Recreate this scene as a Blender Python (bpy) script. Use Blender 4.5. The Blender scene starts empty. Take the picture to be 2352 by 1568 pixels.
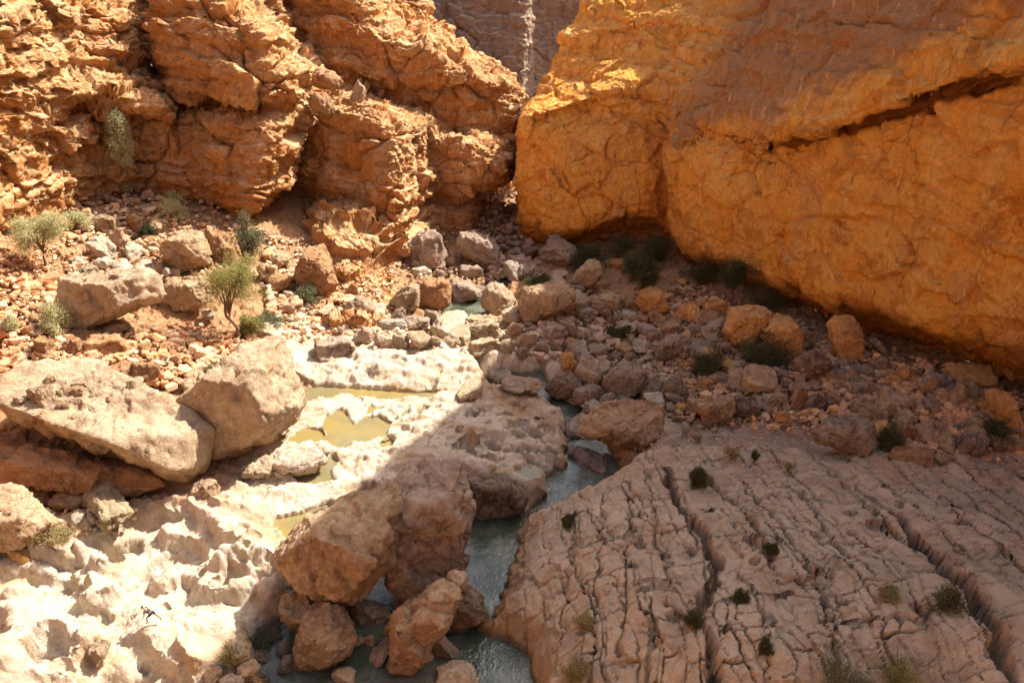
import bpy, bmesh, math, random, time
import numpy as np
T0 = time.time()
R = math.radians
# ------------------------------------------------------------------ camera
CAMZ, PITCH, F = 42.0, R(25), 1679.0          # F: focal length for a 2352 x 1568 frame
sc = bpy.context.scene
C = sc.collection
cam_d = bpy.data.cameras.new('camera'); cam = bpy.data.objects.new('camera', cam_d); C.objects.link(cam)
cam.location = (0, 0, CAMZ); cam.rotation_euler = (math.pi/2 - PITCH, 0, 0)
cam_d.sensor_width = 36; cam_d.lens = 36*F/2352; cam_d.clip_end = 2000; cam_d.clip_start = 0.5
sc.camera = cam
# ------------------------------------------------------------------ light
SUN_EL, SUN_AZ = R(48), math.atan2(0.57, 0.82)      # azimuth measured from +X towards +Y
sd = (math.cos(SUN_EL)*math.cos(SUN_AZ), math.cos(SUN_EL)*math.sin(SUN_AZ), math.sin(SUN_EL))
w = bpy.data.worlds.new('World'); sc.world = w; w.use_nodes = True
nt = w.node_tree; bg = nt.nodes['Background']
sky = nt.nodes.new('ShaderNodeTexSky'); sky.sky_type = 'NISHITA'; sky.sun_disc = False
sky.sun_elevation = SUN_EL; sky.sun_rotation = math.pi/2 - SUN_AZ
sky.dust_density = 6.0; sky.ozone_density = 0.3; sky.air_density = 1.0
nt.links.new(sky.outputs[0], bg.inputs[0]); bg.inputs[1].default_value = 0.078
ld = bpy.data.lights.new('sun', 'SUN'); ld.energy = 3.9; ld.angle = R(0.5); ld.color = (1.0, 0.92, 0.80)
lo = bpy.data.objects.new('sun', ld); C.objects.link(lo); lo.location = (60, 60, 120)
from mathutils import Vector, Matrix
lo.rotation_euler = Vector(sd).to_track_quat('Z', 'Y').to_euler()
sc.view_settings.view_transform = 'Standard'; sc.view_settings.look = 'None'
sc.view_settings.exposure = 1.42; sc.view_settings.gamma = 1.0
sc.render.engine = 'CYCLES'
try:
    sc.cycles.use_denoising = True; sc.cycles.denoiser = 'OPENIMAGEDENOISE'
except Exception: pass
sc.cycles.use_adaptive_sampling = False
sc.cycles.max_bounces = 6; sc.cycles.diffuse_bounces = 5; sc.cycles.glossy_bounces = 3
sc.cycles.transmission_bounces = 2; sc.cycles.caustics_reflective = False; sc.cycles.caustics_refractive = False

# ------------------------------------------------------------------ maths helpers
cp, sp = math.cos(PITCH), math.sin(PITCH)
def ray(px, py):
    u = (np.asarray(px, float)-1176)/F; v = (np.asarray(py, float)-784)/F
    return u, cp - v*sp, -sp - v*cp
def Wz(px, py, z):
    dx, dy, dz = ray(px, py); t = (z-CAMZ)/dz
    return dx*t, dy*t
def WY(px, py, Y):
    dx, dy, dz = ray(px, py); t = Y/dy
    return (float(dx*t), float(Y), float(CAMZ+dz*t))
def proj(P):
    P = np.asarray(P, float); x, y, z = P[..., 0], P[..., 1], P[..., 2]-CAMZ
    d = y*cp - z*sp; v = -(y*sp + z*cp)
    return 1176+F*x/d, 784+F*v/d, d
def sst(a, b, x):
    t = np.clip((x-a)/(b-a), 0, 1); return t*t*(3-2*t)
_rs = np.random.RandomState(5)
_perm = np.tile(_rs.permutation(512), 3)
_g2 = np.stack([np.cos(_rs.rand(512)*6.2832), np.sin(_rs.rand(512)*6.2832)], -1)
_a = _rs.rand(512)*6.2832; _g2 = np.stack([np.cos(_a), np.sin(_a)], -1)
_g3 = _rs.normal(size=(512, 3)); _g3 /= np.linalg.norm(_g3, axis=1)[:, None]
def noise2(x, y):
    xi = np.floor(x).astype(int); yi = np.floor(y).astype(int); fx = x-xi; fy = y-yi
    u = fx*fx*fx*(fx*(fx*6-15)+10); v = fy*fy*fy*(fy*(fy*6-15)+10)
    def g(i, j):
        k = _perm[(_perm[(xi+i) & 511] + yi+j) & 511]; G = _g2[k]
        return G[..., 0]*(fx-i)+G[..., 1]*(fy-j)
    a = g(0, 0); b = g(1, 0); c = g(0, 1); d = g(1, 1)
    return 1.5*((a+(b-a)*u)*(1-v)+(c+(d-c)*u)*v)
def noise3(x, y, z):
    xi = np.floor(x).astype(int); yi = np.floor(y).astype(int); zi = np.floor(z).astype(int)
    fx, fy, fz = x-xi, y-yi, z-zi; s = lambda t: t*t*t*(t*(t*6-15)+10)
    u, v, q = s(fx), s(fy), s(fz); out = 0
    for i in (0, 1):
        for j in (0, 1):
            for k in (0, 1):
                h = _perm[_perm[_perm[(xi+i) & 511]+((yi+j) & 511)]+((zi+k) & 511) & 1023]
                G = _g3[h]
                val = G[..., 0]*(fx-i)+G[..., 1]*(fy-j)+G[..., 2]*(fz-k)
                out = out + val*(u if i else 1-u)*(v if j else 1-v)*(q if k else 1-q)
    return 1.5*out
def fbm2(x, y, o=4, r=.5):
    s = 0; a = 1; n = 0
    for i in range(o): s = s+a*noise2(x+17.3*i, y-9.1*i); n += a; a *= r; x = x*2.03; y = y*2.03
    return s/n
def fbm3(x, y, z, o=4, r=.5):
    s = 0; a = 1; n = 0
    for i in range(o): s = s+a*noise3(x+7.3*i, y-9.1*i, z+3.7*i); n += a; a *= r; x = x*2.03; y = y*2.03; z = z*2.03
    return s/n
def sdist(poly, x, y):
    """signed distance to polygon, positive inside"""
    d2 = np.full(x.shape, 1e9); ins = np.zeros(x.shape, bool); n = len(poly)
    for i in range(n):
        ax, ay = poly[i]; bx, by = poly[(i+1) % n]; ex, ey = bx-ax, by-ay
        t = np.clip(((x-ax)*ex+(y-ay)*ey)/(ex*ex+ey*ey+1e-9), 0, 1)
        d2 = np.minimum(d2, (x-ax-t*ex)**2+(y-ay-t*ey)**2)
        c = ((ay > y) != (by > y)); 
        with np.errstate(divide='ignore', invalid='ignore'):
            c &= x < (bx-ax)*(y-ay)/(by-ay if by != ay else 1e-9)+ax
        ins ^= c
    d = np.sqrt(d2); return np.where(ins, d, -d)
def pp(pts, z): 
    return [tuple(float(q) for q in Wz(p[0], p[1], p[2] if len(p) > 2 else z)) for p in pts]

# ------------------------------------------------------------------ object helpers
def mesh_np(name, V, Fq, smooth=True):
    me = bpy.data.meshes.new(name); n = len(V); m = len(Fq); k = Fq.shape[1]
    me.vertices.add(n); me.vertices.foreach_set('co', np.ascontiguousarray(V, np.float32).ravel())
    me.loops.add(m*k); me.loops.foreach_set('vertex_index', np.ascontiguousarray(Fq, np.int32).ravel())
    me.polygons.add(m); me.polygons.foreach_set('loop_start', np.arange(0, m*k, k, dtype=np.int32))
    me.update(calc_edges=True); me.validate()
    me.polygons.foreach_set('use_smooth', np.full(m, smooth)); me.update()
    return me
def link(name, me, mat=None, parent=None, **kw):
    o = bpy.data.objects.new(name, me); C.objects.link(o)
    if mat is not None and me is not None and not me.materials: me.materials.append(mat)
    if parent is not None: o.parent = parent
    for k, v in kw.items(): o[k] = v
    return o
def grid_faces(nr, nc):
    i = np.arange(nr-1)[:, None]*nc+np.arange(nc-1)[None]; i = i.ravel()
    return np.stack([i, i+1, i+nc+1, i+nc], -1)
def color_attr(me, name, col):
    a = me.color_attributes.new(name, 'FLOAT_COLOR', 'POINT')
    c = np.ones((len(me.vertices), 4), np.float32); c[:, :col.shape[1]] = col
    a.data.foreach_set('color', c.ravel())

# ------------------------------------------------------------------ node helpers
class NB:
    def __init__(s, mat): s.nt = mat.node_tree; s.L = s.nt.links
    def n(s, t, ins=None, out=0, **pr):
        nd = s.nt.nodes.new(t)
        for k, v in pr.items(): setattr(nd, k, v)
        for k, v in (ins or {}).items():
            sk = nd.inputs[k]
            if isinstance(v, bpy.types.NodeSocket): s.L.new(v, sk)
            else: sk.default_value = v
        return nd.outputs[out]
    def m(s, op, a, b=0.0, c=0.0, clamp=False): return s.n('ShaderNodeMath', {0: a, 1: b, 2: c}, operation=op, use_clamp=clamp)
    def vm(s, op, a, b=(0, 0, 0)): return s.n('ShaderNodeVectorMath', {0: a, 1: b}, operation=op)
    def noise(s, vec, scale, detail=4, rough=.55, typ='FBM', out=0, dist=0.0):
        return s.n('ShaderNodeTexNoise', {'Vector': vec, 'Scale': scale, 'Detail': detail, 'Roughness': rough, 'Distortion': dist}, out=out, noise_type=typ, normalize=True) if typ == 'FBM' else \
            s.n('ShaderNodeTexNoise', {'Vector': vec, 'Scale': scale, 'Detail': detail, 'Roughness': rough, 'Distortion': dist, 'Offset': 0.9, 'Gain': 1.6}, out=out, noise_type=typ, normalize=True)
    def vor(s, vec, scale, feat='DISTANCE_TO_EDGE', out=0, rand=1.0):
        return s.n('ShaderNodeTexVoronoi', {'Vector': vec, 'Scale': scale, 'Randomness': rand}, out=out, feature=feat)
    def mr(s, v, a, b, c=0.0, d=1.0, smooth=True):
        return s.n('ShaderNodeMapRange', {0: v, 1: a, 2: b, 3: c, 4: d}, interpolation_type='SMOOTHSTEP' if smooth else 'LINEAR')
    def mix(s, f, a, b, bt='MIX'):
        nd = s.nt.nodes.new('ShaderNodeMix'); nd.data_type = 'RGBA'; nd.blend_type = bt
        for k, v in ((0, f), (6, a), (7, b)):
            sk = nd.inputs[k]
            if isinstance(v, bpy.types.NodeSocket): s.L.new(v, sk)
            else: sk.default_value = v if k == 0 else (*v[:3], 1)
        return nd.outputs[2]
def new_mat(name, disp=True):
    m = bpy.data.materials.new(name); m.use_nodes = True
    if disp: m.displacement_method = 'DISPLACEMENT'
    return m, NB(m), m.node_tree.nodes['Principled BSDF'], m.node_tree.nodes['Material Output']
def micro(b, bsdf, vec, scale, dist, strength=1.0):
    f = b.noise(vec, scale, 9, .74); g = b.mr(b.noise(vec, scale*1.7, 5, .7, dist=1.2), .40, .60)
    hgt = b.m('ADD', f, b.m('MULTIPLY', g, .22))
    bp = b.n('ShaderNodeBump', {'Height': hgt, 'Strength': strength, 'Distance': dist}); b.L.new(bp, bsdf.inputs['Normal'])
def warp(b, vec, scale, amt, detail=3):
    c = b.noise(vec, scale, detail, out=1)
    c = b.vm('SUBTRACT', c, (.5, .5, .5)); c = b.n('ShaderNodeVectorMath', {0: c, 3: amt}, operation='SCALE')
    return b.vm('ADD', vec, c)
def scale3(b, vec, s): return b.vm('MULTIPLY', vec, s)

def facet(b, vec, sc, amp, lift=.6):
    q = scale3(b, vec, sc) if isinstance(sc, tuple) else b.n('ShaderNodeVectorMath', {0: vec, 3: sc}, operation='SCALE')
    nd = b.nt.nodes.new('ShaderNodeTexVoronoi'); nd.feature = 'F1'; b.L.new(q, nd.inputs['Vector']); nd.inputs['Scale'].default_value = 1.0
    r = b.vm('SUBTRACT', nd.outputs['Color'], (.5, .5, .5)); d = b.vm('SUBTRACT', q, nd.outputs['Position'])
    dot = b.n('ShaderNodeVectorMath', {0: d, 1: r}, out=1, operation='DOT_PRODUCT'); x = b.n('ShaderNodeSeparateXYZ', {0: r}, out=0)
    return b.m('MULTIPLY', b.m('ADD', dot, b.m('MULTIPLY', x, lift)), amp)
def cliff_mat(name, cols, big=1.0, rough=1.0, vert=1.0, stain=None, strata=.5, crack=1.0, flute=.6, dip=.05, fine=1.0, dusty=.8):
    """cols: four tones; displacement in metres"""
    m, b, bsdf, out = new_mat(name)
    pos = b.n('ShaderNodeNewGeometry', out=0)
    wp = warp(b, pos, .12, 3.0)
    wp2 = warp(b, pos, .5, .8)
    v1 = b.vor(scale3(b, wp, (.14, .14, .19)), 1.0); cr1 = b.mr(v1, 0, .06, smooth=False)
    pm_ = b.mr(b.noise(pos, .13, 2, .5), .42, .62)
    f1 = facet(b, wp, (.14, .14, .19), 2.6*big, .35); f2 = facet(b, wp2, (.42, .42, .62), 1.15*rough, .4)
    f3 = facet(b, wp2, (1.25, 1.25, 1.7), .42*rough, .5)
    # beds: each layer set in or out by its own amount
    x_, y_, z_ = (lambda n: n.outputs)(b.nt.nodes.new('ShaderNodeSeparateXYZ')); b.L.new(wp, x_.node.inputs[0])
    lay = b.m('ADD', b.m('MULTIPLY', z_, .42), b.m('ADD', b.m('MULTIPLY', x_, dip), b.m('MULTIPLY', b.noise(pos, .06, 2), 3.0)))
    fl_ = b.m('FLOOR', lay); fr_ = b.m('FRACT', lay)
    wn1 = b.n('ShaderNodeTexWhiteNoise', {'W': fl_}, noise_dimensions='1D'); wn2 = b.n('ShaderNodeTexWhiteNoise', {'W': b.m('ADD', fl_, 1)}, noise_dimensions='1D')
    bed_or_shade = b.m('ADD', b.m('MULTIPLY', wn1, b.m('SUBTRACT', 1, b.mr(fr_, .82, 1.0))), b.m('MULTIPLY', wn2, b.mr(fr_, .82, 1.0)))
    lay3 = b.m('MULTIPLY', lay, 3.1); thin = b.n('ShaderNodeTexWhiteNoise', {'W': b.m('FLOOR', lay3)}, noise_dimensions='1D')
    fl = b.noise(scale3(b, wp, (.45*vert, .45*vert, .07)), 1.0, 6, .62)
    fn = b.noise(pos, 1.1, 9, .70)
    def add(*a):
        r = a[0]
        for q in a[1:]: r = b.m('ADD', r, q)
        return r
    h = add(f1, f2, f3, b.m('MULTIPLY', b.m('MULTIPLY', b.m('SUBTRACT', cr1, 1), pm_), 1.1*crack),
            b.m('MULTIPLY', b.m('SUBTRACT', bed_or_shade, .5), 2.0*strata), b.m('MULTIPLY', b.m('MULTIPLY', b.m('SUBTRACT', thin, .5), pm_), .45*strata),
            b.m('MULTIPLY', b.m('SUBTRACT', fl, .5), 1.8*flute), b.m('MULTIPLY', b.m('SUBTRACT', fn, .5), .85*fine))
    d = b.n('ShaderNodeDisplacement', {0: h, 1: 0.0, 2: 1.0}); b.L.new(d, out.inputs['Displacement'])
    c1 = b.mr(b.noise(wp, .09, 5, .6), .35, .65); c2 = b.mr(b.noise(scale3(b, wp2, (.3, .3, .08)), 1.0, 6, .65), .42, .66)
    c3 = b.mr(b.noise(pos, .9, 8, .7), .38, .66)
    col = b.mix(c1, cols[0], cols[1]); col = b.mix(b.m('MULTIPLY', c2, .65), col, cols[2]); col = b.mix(b.m('MULTIPLY', c3, .45), col, cols[3]); c4 = b.mr(b.noise(pos, 2.4, 8, .75), .52, .60); col = b.mix(b.m('MULTIPLY', c4, .35), col, cols[3]); c5 = b.mr(b.noise(scale3(b, pos, (1, 1, .35)), 1.7, 8, .75), .54, .64); col = b.mix(b.m('MULTIPLY', c5, .45), col, cols[2])
    tb = b.m('MULTIPLY', b.mr(thin, .68, .74), b.mr(c2, 0, 1, .15, .55)); col = b.mix(tb, col, cols[3])
    if stain: col = stain(b, pos, col)
    nz = b.n('ShaderNodeSeparateXYZ', {0: b.n('ShaderNodeNewGeometry', out=3)}, out=2)
    col = b.mix(b.m('MULTIPLY', b.mr(nz, .45, .8), b.mr(b.noise(pos, .5, 6, .7), .36, .52, .25, dusty)), col, (.72, .55, .34))
    micro(b, bsdf, pos, 1.1, .42, .85)
    b.L.new(col, bsdf.inputs['Base Color']); bsdf.inputs['Roughness'].default_value = .95
    bsdf.inputs['Specular IOR Level'].default_value = .15
    return m

# ------------------------------------------------------------------ terrain (ground) height raster
G0x, G1x, G0y, G1y, GS = -125.0, 125.0, 8.0, 212.0, 0.25
gx = np.arange(G0x, G1x+GS, GS); gy = np.arange(G0y, G1y+GS, GS)
GX, GY = np.meshgrid(gx, gy)
CP = [(1190,560,2.5),(1150,600,1.6),(1080,640,1.5),(1100,700,1.3),(1030,780,1.4),(1180,780,1.8),(1250,860,1.2),(1320,940,1.2),(1400,1040,1.2),
 (1240,1130,1),(1130,1250,1),(1120,1400,1),(1150,1500,1),(900,1560,.8),(700,1500,.9),(1300,760,2.3),(1250,650,2),
 (1400,620,2.6),(1500,620,3),(1600,680,3.5),(1500,780,2.3),(1600,860,2.4),(1550,960,2.2),(1700,720,4),(1900,780,4.8),(1800,850,4.5),(2000,880,6),
 (2100,830,6.4),(2352,920,7),(2200,960,6.5),(1900,960,4),(1700,1000,3.2),(1500,1020,2.8),(2000,1040,4.2),(2340,1050,5),(2500,1100,6),(2700,1150,7),
 (1500,1080,3.6),(1700,1150,4.8),(2000,1200,5.6),(2352,1200,6),(1400,1250,4.8),(1350,1180,3.8),(1700,1350,6.2),(2100,1400,6.8),(2352,1450,7),(1400,1450,5.2),(1300,1350,4.2),(1600,1568,6),(2000,1568,6.5),(2600,1600,7),(1400,1600,4.5),
 (620,900,3.2),(700,850,3),(900,830,2.7),(1050,830,2.5),(850,980,2.9),(1000,950,2.9),(1200,1000,2.8),(1150,1080,3),(600,1080,3),(900,1060,3.1),(850,1130,3),(560,1150,3),(700,1130,2.8),(760,1080,2.8),
 (500,1250,3.6),(300,1200,4),(100,1300,4.7),(300,1440,4.2),(560,1350,3.5),(400,1568,4),(0,1500,5),(-200,1500,6),(-200,1250,6.5),(620,1300,3.4),
 (0,1180,5.5),(400,1120,4),(450,1080,4),(200,1000,6),(0,950,7.2),(500,780,6),(650,780,4),(700,720,4),(800,700,3.8),(880,650,3.5),(950,700,2.5),(600,620,8),
 (450,700,7.5),(300,800,7.4),(150,800,8.8),(0,780,10),(-200,800,11),(300,600,11),(150,600,13),(400,520,13),(300,430,16),(550,530,11.5),(700,600,7),(500,640,9),(-200,650,15)]
pts = [(*[float(q) for q in Wz(a, b, z)], z) for a, b, z in CP]
pts += [(-50,150,18),(-20,160,9),(0,165,3.5),(20,150,5),(60,140,7),(85,90,10),(-100,80,20),(-100,120,24),(90,50,10),(0,15,2),(50,15,7),(-50,12,7),(-90,30,10),(90,20,9),(0,205,6),(-90,200,20),(90,200,15)]
pts = np.array(pts)
def tps(P, x, y, lam=.02):
    n = len(P); c = P[:, :2]/50; r2 = ((c[:, None]-c[None])**2).sum(-1); K = .5*r2*np.log(r2+1e-12); K += lam*np.eye(n)*.02
    A = np.zeros((n+3, n+3)); A[:n, :n] = K; A[:n, n] = 1; A[:n, n+1:] = c; A[n, :n] = 1; A[n+1:, :n] = c.T
    s = np.linalg.solve(A, np.r_[P[:, 2], 0, 0, 0]); X = x/50; Y = y/50; z = s[n]+s[n+1]*X+s[n+2]*Y
    for i in range(n):
        q = (X-c[i, 0])**2+(Y-c[i, 1])**2; z = z+s[i]*.5*q*np.log(q+1e-12)
    return z
cx, cy = gx[::8], gy[::8]; CX, CY = np.meshgrid(cx, cy); Zc = tps(pts, CX, CY)
def bil(Z, x0, y0, s, x, y):
    fx = np.clip((x-x0)/s, 0, Z.shape[1]-1.001); fy = np.clip((y-y0)/s, 0, Z.shape[0]-1.001)
    i = fx.astype(int); j = fy.astype(int); fx = fx-i; fy = fy-j
    return (Z[j, i]*(1-fx)+Z[j, i+1]*fx)*(1-fy)+(Z[j+1, i]*(1-fx)+Z[j+1, i+1]*fx)*fy
H = bil(Zc, gx[0], gy[0], GS*8, GX, GY)
WARP = fbm2(GX/3.2, GY/3.2, 3)*.9+fbm2(GX/.9+40, GY/.9, 2)*.22
def region(poly, margin=6):
    xs = [p[0] for p in poly]; ys = [p[1] for p in poly]
    i0 = max(0, int((min(xs)-margin-G0x)/GS)); i1 = min(len(gx), int((max(xs)+margin-G0x)/GS)+1)
    j0 = max(0, int((min(ys)-margin-G0y)/GS)); j1 = min(len(gy), int((max(ys)+margin-G0y)/GS)+1)
    return (slice(j0, j1), slice(i0, i1))
def step_poly(pix, z, dz, wd, warp=1.0, lo=None, hi=None):
    """add dz inside a polygon, over an edge of width wd"""
    poly = pp(pix, z); s = region(poly, wd+2)
    d = sdist(poly, GX[s], GY[s])+warp*WARP[s]
    H[s] += dz*sst(-wd*.5, wd*.5, d)
def set_poly(pix, z, zt, wd, warp=1.0, bias=0.0, inner=None):
    poly = pp(pix, z); s = region(poly, wd+2)
    d = sdist(poly, GX[s], GY[s])+warp*WARP[s]+bias
    k = sst(-wd*.5, wd*.5, d) if inner is None else sst(-wd, inner, d)
    H[s] = H[s]*(1-k)+zt*k
# mounds and hollows of the pale bedrock
M_white = np.zeros(H.shape)
def mask_poly(pix, z, wd=3.0):
    poly = pp(pix, z); s = region(poly, wd+4); d = sdist(poly, GX[s], GY[s])+1.5*WARP[s]
    out = np.zeros(H.shape); out[s] = sst(-wd, wd, d); return out
plateau = [(-300,1330),(0,1300),(110,1215),(280,1165),(400,1135),(520,1140),(620,1190),(655,1230),(655,1330),(620,1390),(520,1450),(480,1480),(500,1540),(480,1640),(-300,1640)]
midslab = [(545,1090),(600,1030),(690,950),(700,895),(760,885),(1000,905),(1120,905),(1290,960),(1295,1060),(1225,1130),(1190,1175),(1080,1160),(1060,1060),(900,1120),(760,1160),(640,1200),(520,1150)]
upslab = [(660,850),(720,820),(800,800),(1000,795),(1200,815),(1330,835),(1280,850),(1130,850),(1105,905),(1000,905),(850,895),(700,880)]
mp = mask_poly(plateau, 4); mm = mask_poly(midslab, 2.8, 2); mu = mask_poly(upslab, 2.6, 2)
M_white = np.clip(mp+mm+mu, 0, 1)
def steps(q, w=.28):
    f = np.floor(q); return f+sst(.5-w, .5+w, q-f)
tr = fbm2(GX/9+11, GY/6.0, 3, .5)*3.6+fbm2(GX/2.5+5, GY/2, 2)*.22; mflat = 1-.85*mask_poly([(300,1395),(620,1375),(640,1450),(480,1500),(300,1470)], 3.8, 1.2); H += mp*mflat*(steps(tr, .2)-.35)*1.45; H += (mm+mu)*(steps(fbm2(GX/5+31, GY/3.2, 4)*2.4)-.3)*.42
rg = 1-2*np.abs(fbm2(GX/5.5+3, GY/4.2, 4, .5)); H += mp*mflat*(rg-.55)*.25 + mp*mflat*fbm2(GX/1.6, GY/1.3+9, 2)*.12
H += (mm+mu)*fbm2(GX/3.5, GY/2.5, 4)*.6
# talus unevenness elsewhere
rest = np.clip(1-M_white, 0, 1)
slab = [(1440,1064,3),(1345,1110,3),(1250,1155,2.5),(1203,1215),(1190,1290),(1165,1330),(1145,1385),(1080,1455),(1240,1505),(1245,1700),(3200,1700),(3200,1090),(2352,1060),(2000,1050),(1850,1020),(1700,1035),(1530,1045)]
ms = mask_poly(slab, 3.0, 1.5)
H += rest*(1-ms)*fbm2(GX/4, GY/4+5, 4)*.9
H += ms*(fbm2(GX/7, GY/7, 3)*1.0)
# slab edges and steps
step_poly([(650,872),(700,886),(850,898),(1000,906),(1108,905),(1130,850),(1300,840),(1200,800),(1000,780),(800,790),(650,840)], 2.2, .9, .8, .5)
# drop in front of the mid slab and plateau
set_poly([(-300,1190),(0,1205),(110,1185),(250,1140),(390,1130),(440,1110),(380,1090),(0,1090),(-300,1100)], 4, 3.4, 3, 1)
river = [(1075,840),(1120,862),(1215,856),(1250,846),(1262,870),(1275,900),(1345,940),(1325,975),(1390,1015),(1450,1046,3),(1440,1072,3.2),(1345,1104,3.2),(1262,1140,2.6),(1215,1165,1.8),(1205,1200),(1195,1260),(1170,1310),(1160,1350),(1140,1388),(1075,1452),(1175,1465),(1240,1500),(1245,1700),(650,1700),(600,1560),(560,1480),(660,1400),(660,1320),(700,1280),(840,1180),(1000,1180),(1075,1180),(1120,1185),(1205,1180),(1215,1135),(1300,1065),(1295,985),(1290,955),(1240,915),(1110,905),(1095,870)]
set_poly(river, 0, -1.6, 2.2, .45, bias=-.5)
set_poly([(1012,722),(1050,690),(1120,655),(1170,640),(1160,672),(1110,702),(1112,738),(1040,748),(1000,740)], 0, -1.3, 2.0, .4)
set_poly([(975,765),(1010,770),(1008,795),(985,802),(970,790)], 1, -.2, 1.2, .3)
# lift of the slab above the river: bigger wall
step_poly([(1440,1075,3.5),(1345,1118,3.5),(1262,1160,3),(1225,1220,1),(1212,1290),(1190,1330),(1170,1385),(1180,1440),(1250,1480),(1270,1700),(3200,1700),(3200,1090),(2352,1060),(1850,1030),(1700,1040),(1530,1050)], 0, 1.4, 4.5, .8)
# scooped bay right of the leg of the slab
POOLS = {
 'A': ([(668,1008),(690,990),(705,985),(730,988),(748,1003),(755,995),(745,975),(750,955),(775,943),(792,942),(798,965),(815,972),(832,960),(870,958),(890,975),(884,1000),(850,1010),(820,1015),(790,1030),(765,1020),(755,1008),(700,1015)], 2.45),
 'B': ([(672,1098),(720,1072),(762,1043),(775,1058),(758,1080),(768,1106),(690,1108)], 2.2),
 'C': ([(630,1195),(700,1180),(755,1158),(775,1165),(740,1195),(690,1235),(655,1230),(645,1210)], 2.0),
 'D': ([(700,898),(740,886),(850,893),(960,903),(1022,901),(985,912),(900,915),(800,909),(740,912),(700,920)], 2.3),
 'E': ([(843,948),(850,930),(862,936),(880,932),(870,945),(852,950)], 2.3),
 'F': ([(915,956),(926,943),(942,936),(936,950),(922,960)], 2.3),
 'G': ([(1180,1075),(1230,1072),(1232,1092),(1210,1098),(1190,1090)], 2.4),
 'H': ([(958,940),(975,932),(985,942),(975,952),(958,952)], 2.3),
 'I': ([(870,1020),(890,1005),(905,1012),(900,1025),(880,1030)], 2.3),
}
for k, (pl, z) in POOLS.items():
    big = k in 'ABCD'
    poly = pp(pl, z+.1); s = region(poly, 5); d = sdist(poly, GX[s], GY[s])+WARP[s]*(.2 if big else .05)
    rim = sst(-3.0 if big else -1.5, -.3, d); lowrim = np.minimum(H[s], z+.55); H[s] = H[s]*(1-rim)+np.maximum(lowrim, z+.30)*rim
    kk = sst(-.25, .3, d); H[s] = H[s]*(1-kk)+(z-1.5)*kk
def Hs(x, y): return bil(H, gx[0], gy[0], GS, np.asarray(x, float), np.asarray(y, float))
_ts = np.arange(36, 230, .3)
def hit(px, py):
    dx, dy, dz = ray(px, py); X = dx*_ts; Y = dy*_ts; Z = CAMZ+dz*_ts
    h = Hs(X, Y); i = np.argmax(Z < h)
    if i == 0: i = len(_ts)-1 if not Z[0] < h[0] else 1
    a, b_ = Z[i-1]-h[i-1], Z[i]-h[i]; f = a/(a-b_+1e-9); t = _ts[i-1]+f*.3
    return np.array([dx*t, dy*t, CAMZ+dz*t])

# terrain mesh
NR, NC = 860, 980
v = np.linspace(0, 1, NR); Yr = np.concatenate([np.linspace(-85, 21, 40), 22*(190/22)**v]); NR += 40
U = np.linspace(-1, 1, NC); U = U*(.85+.15*U*U)
TX = U[None]*(.80*np.maximum(Yr, 30)+22+.5*np.maximum(30-Yr, 0))[:, None]; TY = np.repeat(Yr[:, None], NC, 1)
TZ = Hs(TX, TY)
mw = bil(M_white, gx[0], gy[0], GS, TX, TY); msl = bil(ms, gx[0], gy[0], GS, TX, TY)
# scour pits on the shaded end of the mid slab, pot holes on the white rock and on the big slab
rnd = random.Random(4)
PITS = []
def pits(poly, n, r0, r1, dep, z=3.0):
    P = np.array(poly)
    xs, ys = P[:, 0], P[:, 1]
    k = 0
    while k < n:
        a, b_ = rnd.uniform(xs.min(), xs.max()), rnd.uniform(ys.min(), ys.max())
        if sdist(poly, np.array([a]), np.array([b_]))[0] < 3: continue
        k += 1; x, y = Wz(a, b_, z); PITS.append((float(x), float(y), rnd.uniform(r0, r1), rnd.uniform(.5, 1.0), rnd.uniform(0, 3.14), dep*rnd.uniform(.6, 1.2)))
pits([(1060,930),(1120,915),(1270,950),(1285,1050),(1220,1080),(1100,1060),(1050,1040)], 80, .3, 1.0, .85, 2.8)
pits([(800,925),(1030,915),(1040,1020),(900,1040),(900,960)], 26, .25, .7, .4, 2.8)
pits([(700,840),(1000,815),(1100,850),(1000,890),(750,870)], 22, .3, .9, .35, 3.2)
pits([(160,1220),(600,1190),(640,1330),(400,1360),(60,1400)], 15, .8, 1.9, 1.0, 4)
pits([(100,1460),(300,1490),(480,1510),(480,1568),(60,1568)], 9, .7, 1.6, .9, 4)
pits([(200,1200),(600,1200),(640,1380),(300,1540),(50,1500)], 14, .25, 1.3, .5, 4)
pits([(1450,1090),(2352,1100),(2352,1500),(1400,1500)], 60, .2, .9, .6, 6)
def local(x, y, r):
    j0, j1 = np.searchsorted(Yr, y-r), np.searchsorted(Yr, y+r); 
    if j1 <= j0: return None
    hw = .80*Yr[(j0+j1)//2 if (j0+j1)//2 < NR else NR-1]+22
    return j0, j1
for (x, y, r, asp, an, dep) in PITS:
    q = local(x, y, r*1.5)
    if q is None: continue
    j0, j1 = q; hx = TX[j0:j1]; row = TX[(j0+j1)//2]; i0, i1 = np.searchsorted(row, x-r*2), np.searchsorted(row, x+r*2)
    X = TX[j0:j1, i0:i1]-x; Y = TY[j0:j1, i0:i1]-y
    a = (X*math.cos(an)+Y*math.sin(an))/r; b_ = (-X*math.sin(an)+Y*math.cos(an))/(r*asp)
    d = np.sqrt(a*a+b_*b_)+.25*noise2(X*1.5/r+x, Y*1.5/r+y)
    TZ[j0:j1, i0:i1] -= dep*(1-sst(.6, 1.0, d))
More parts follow.
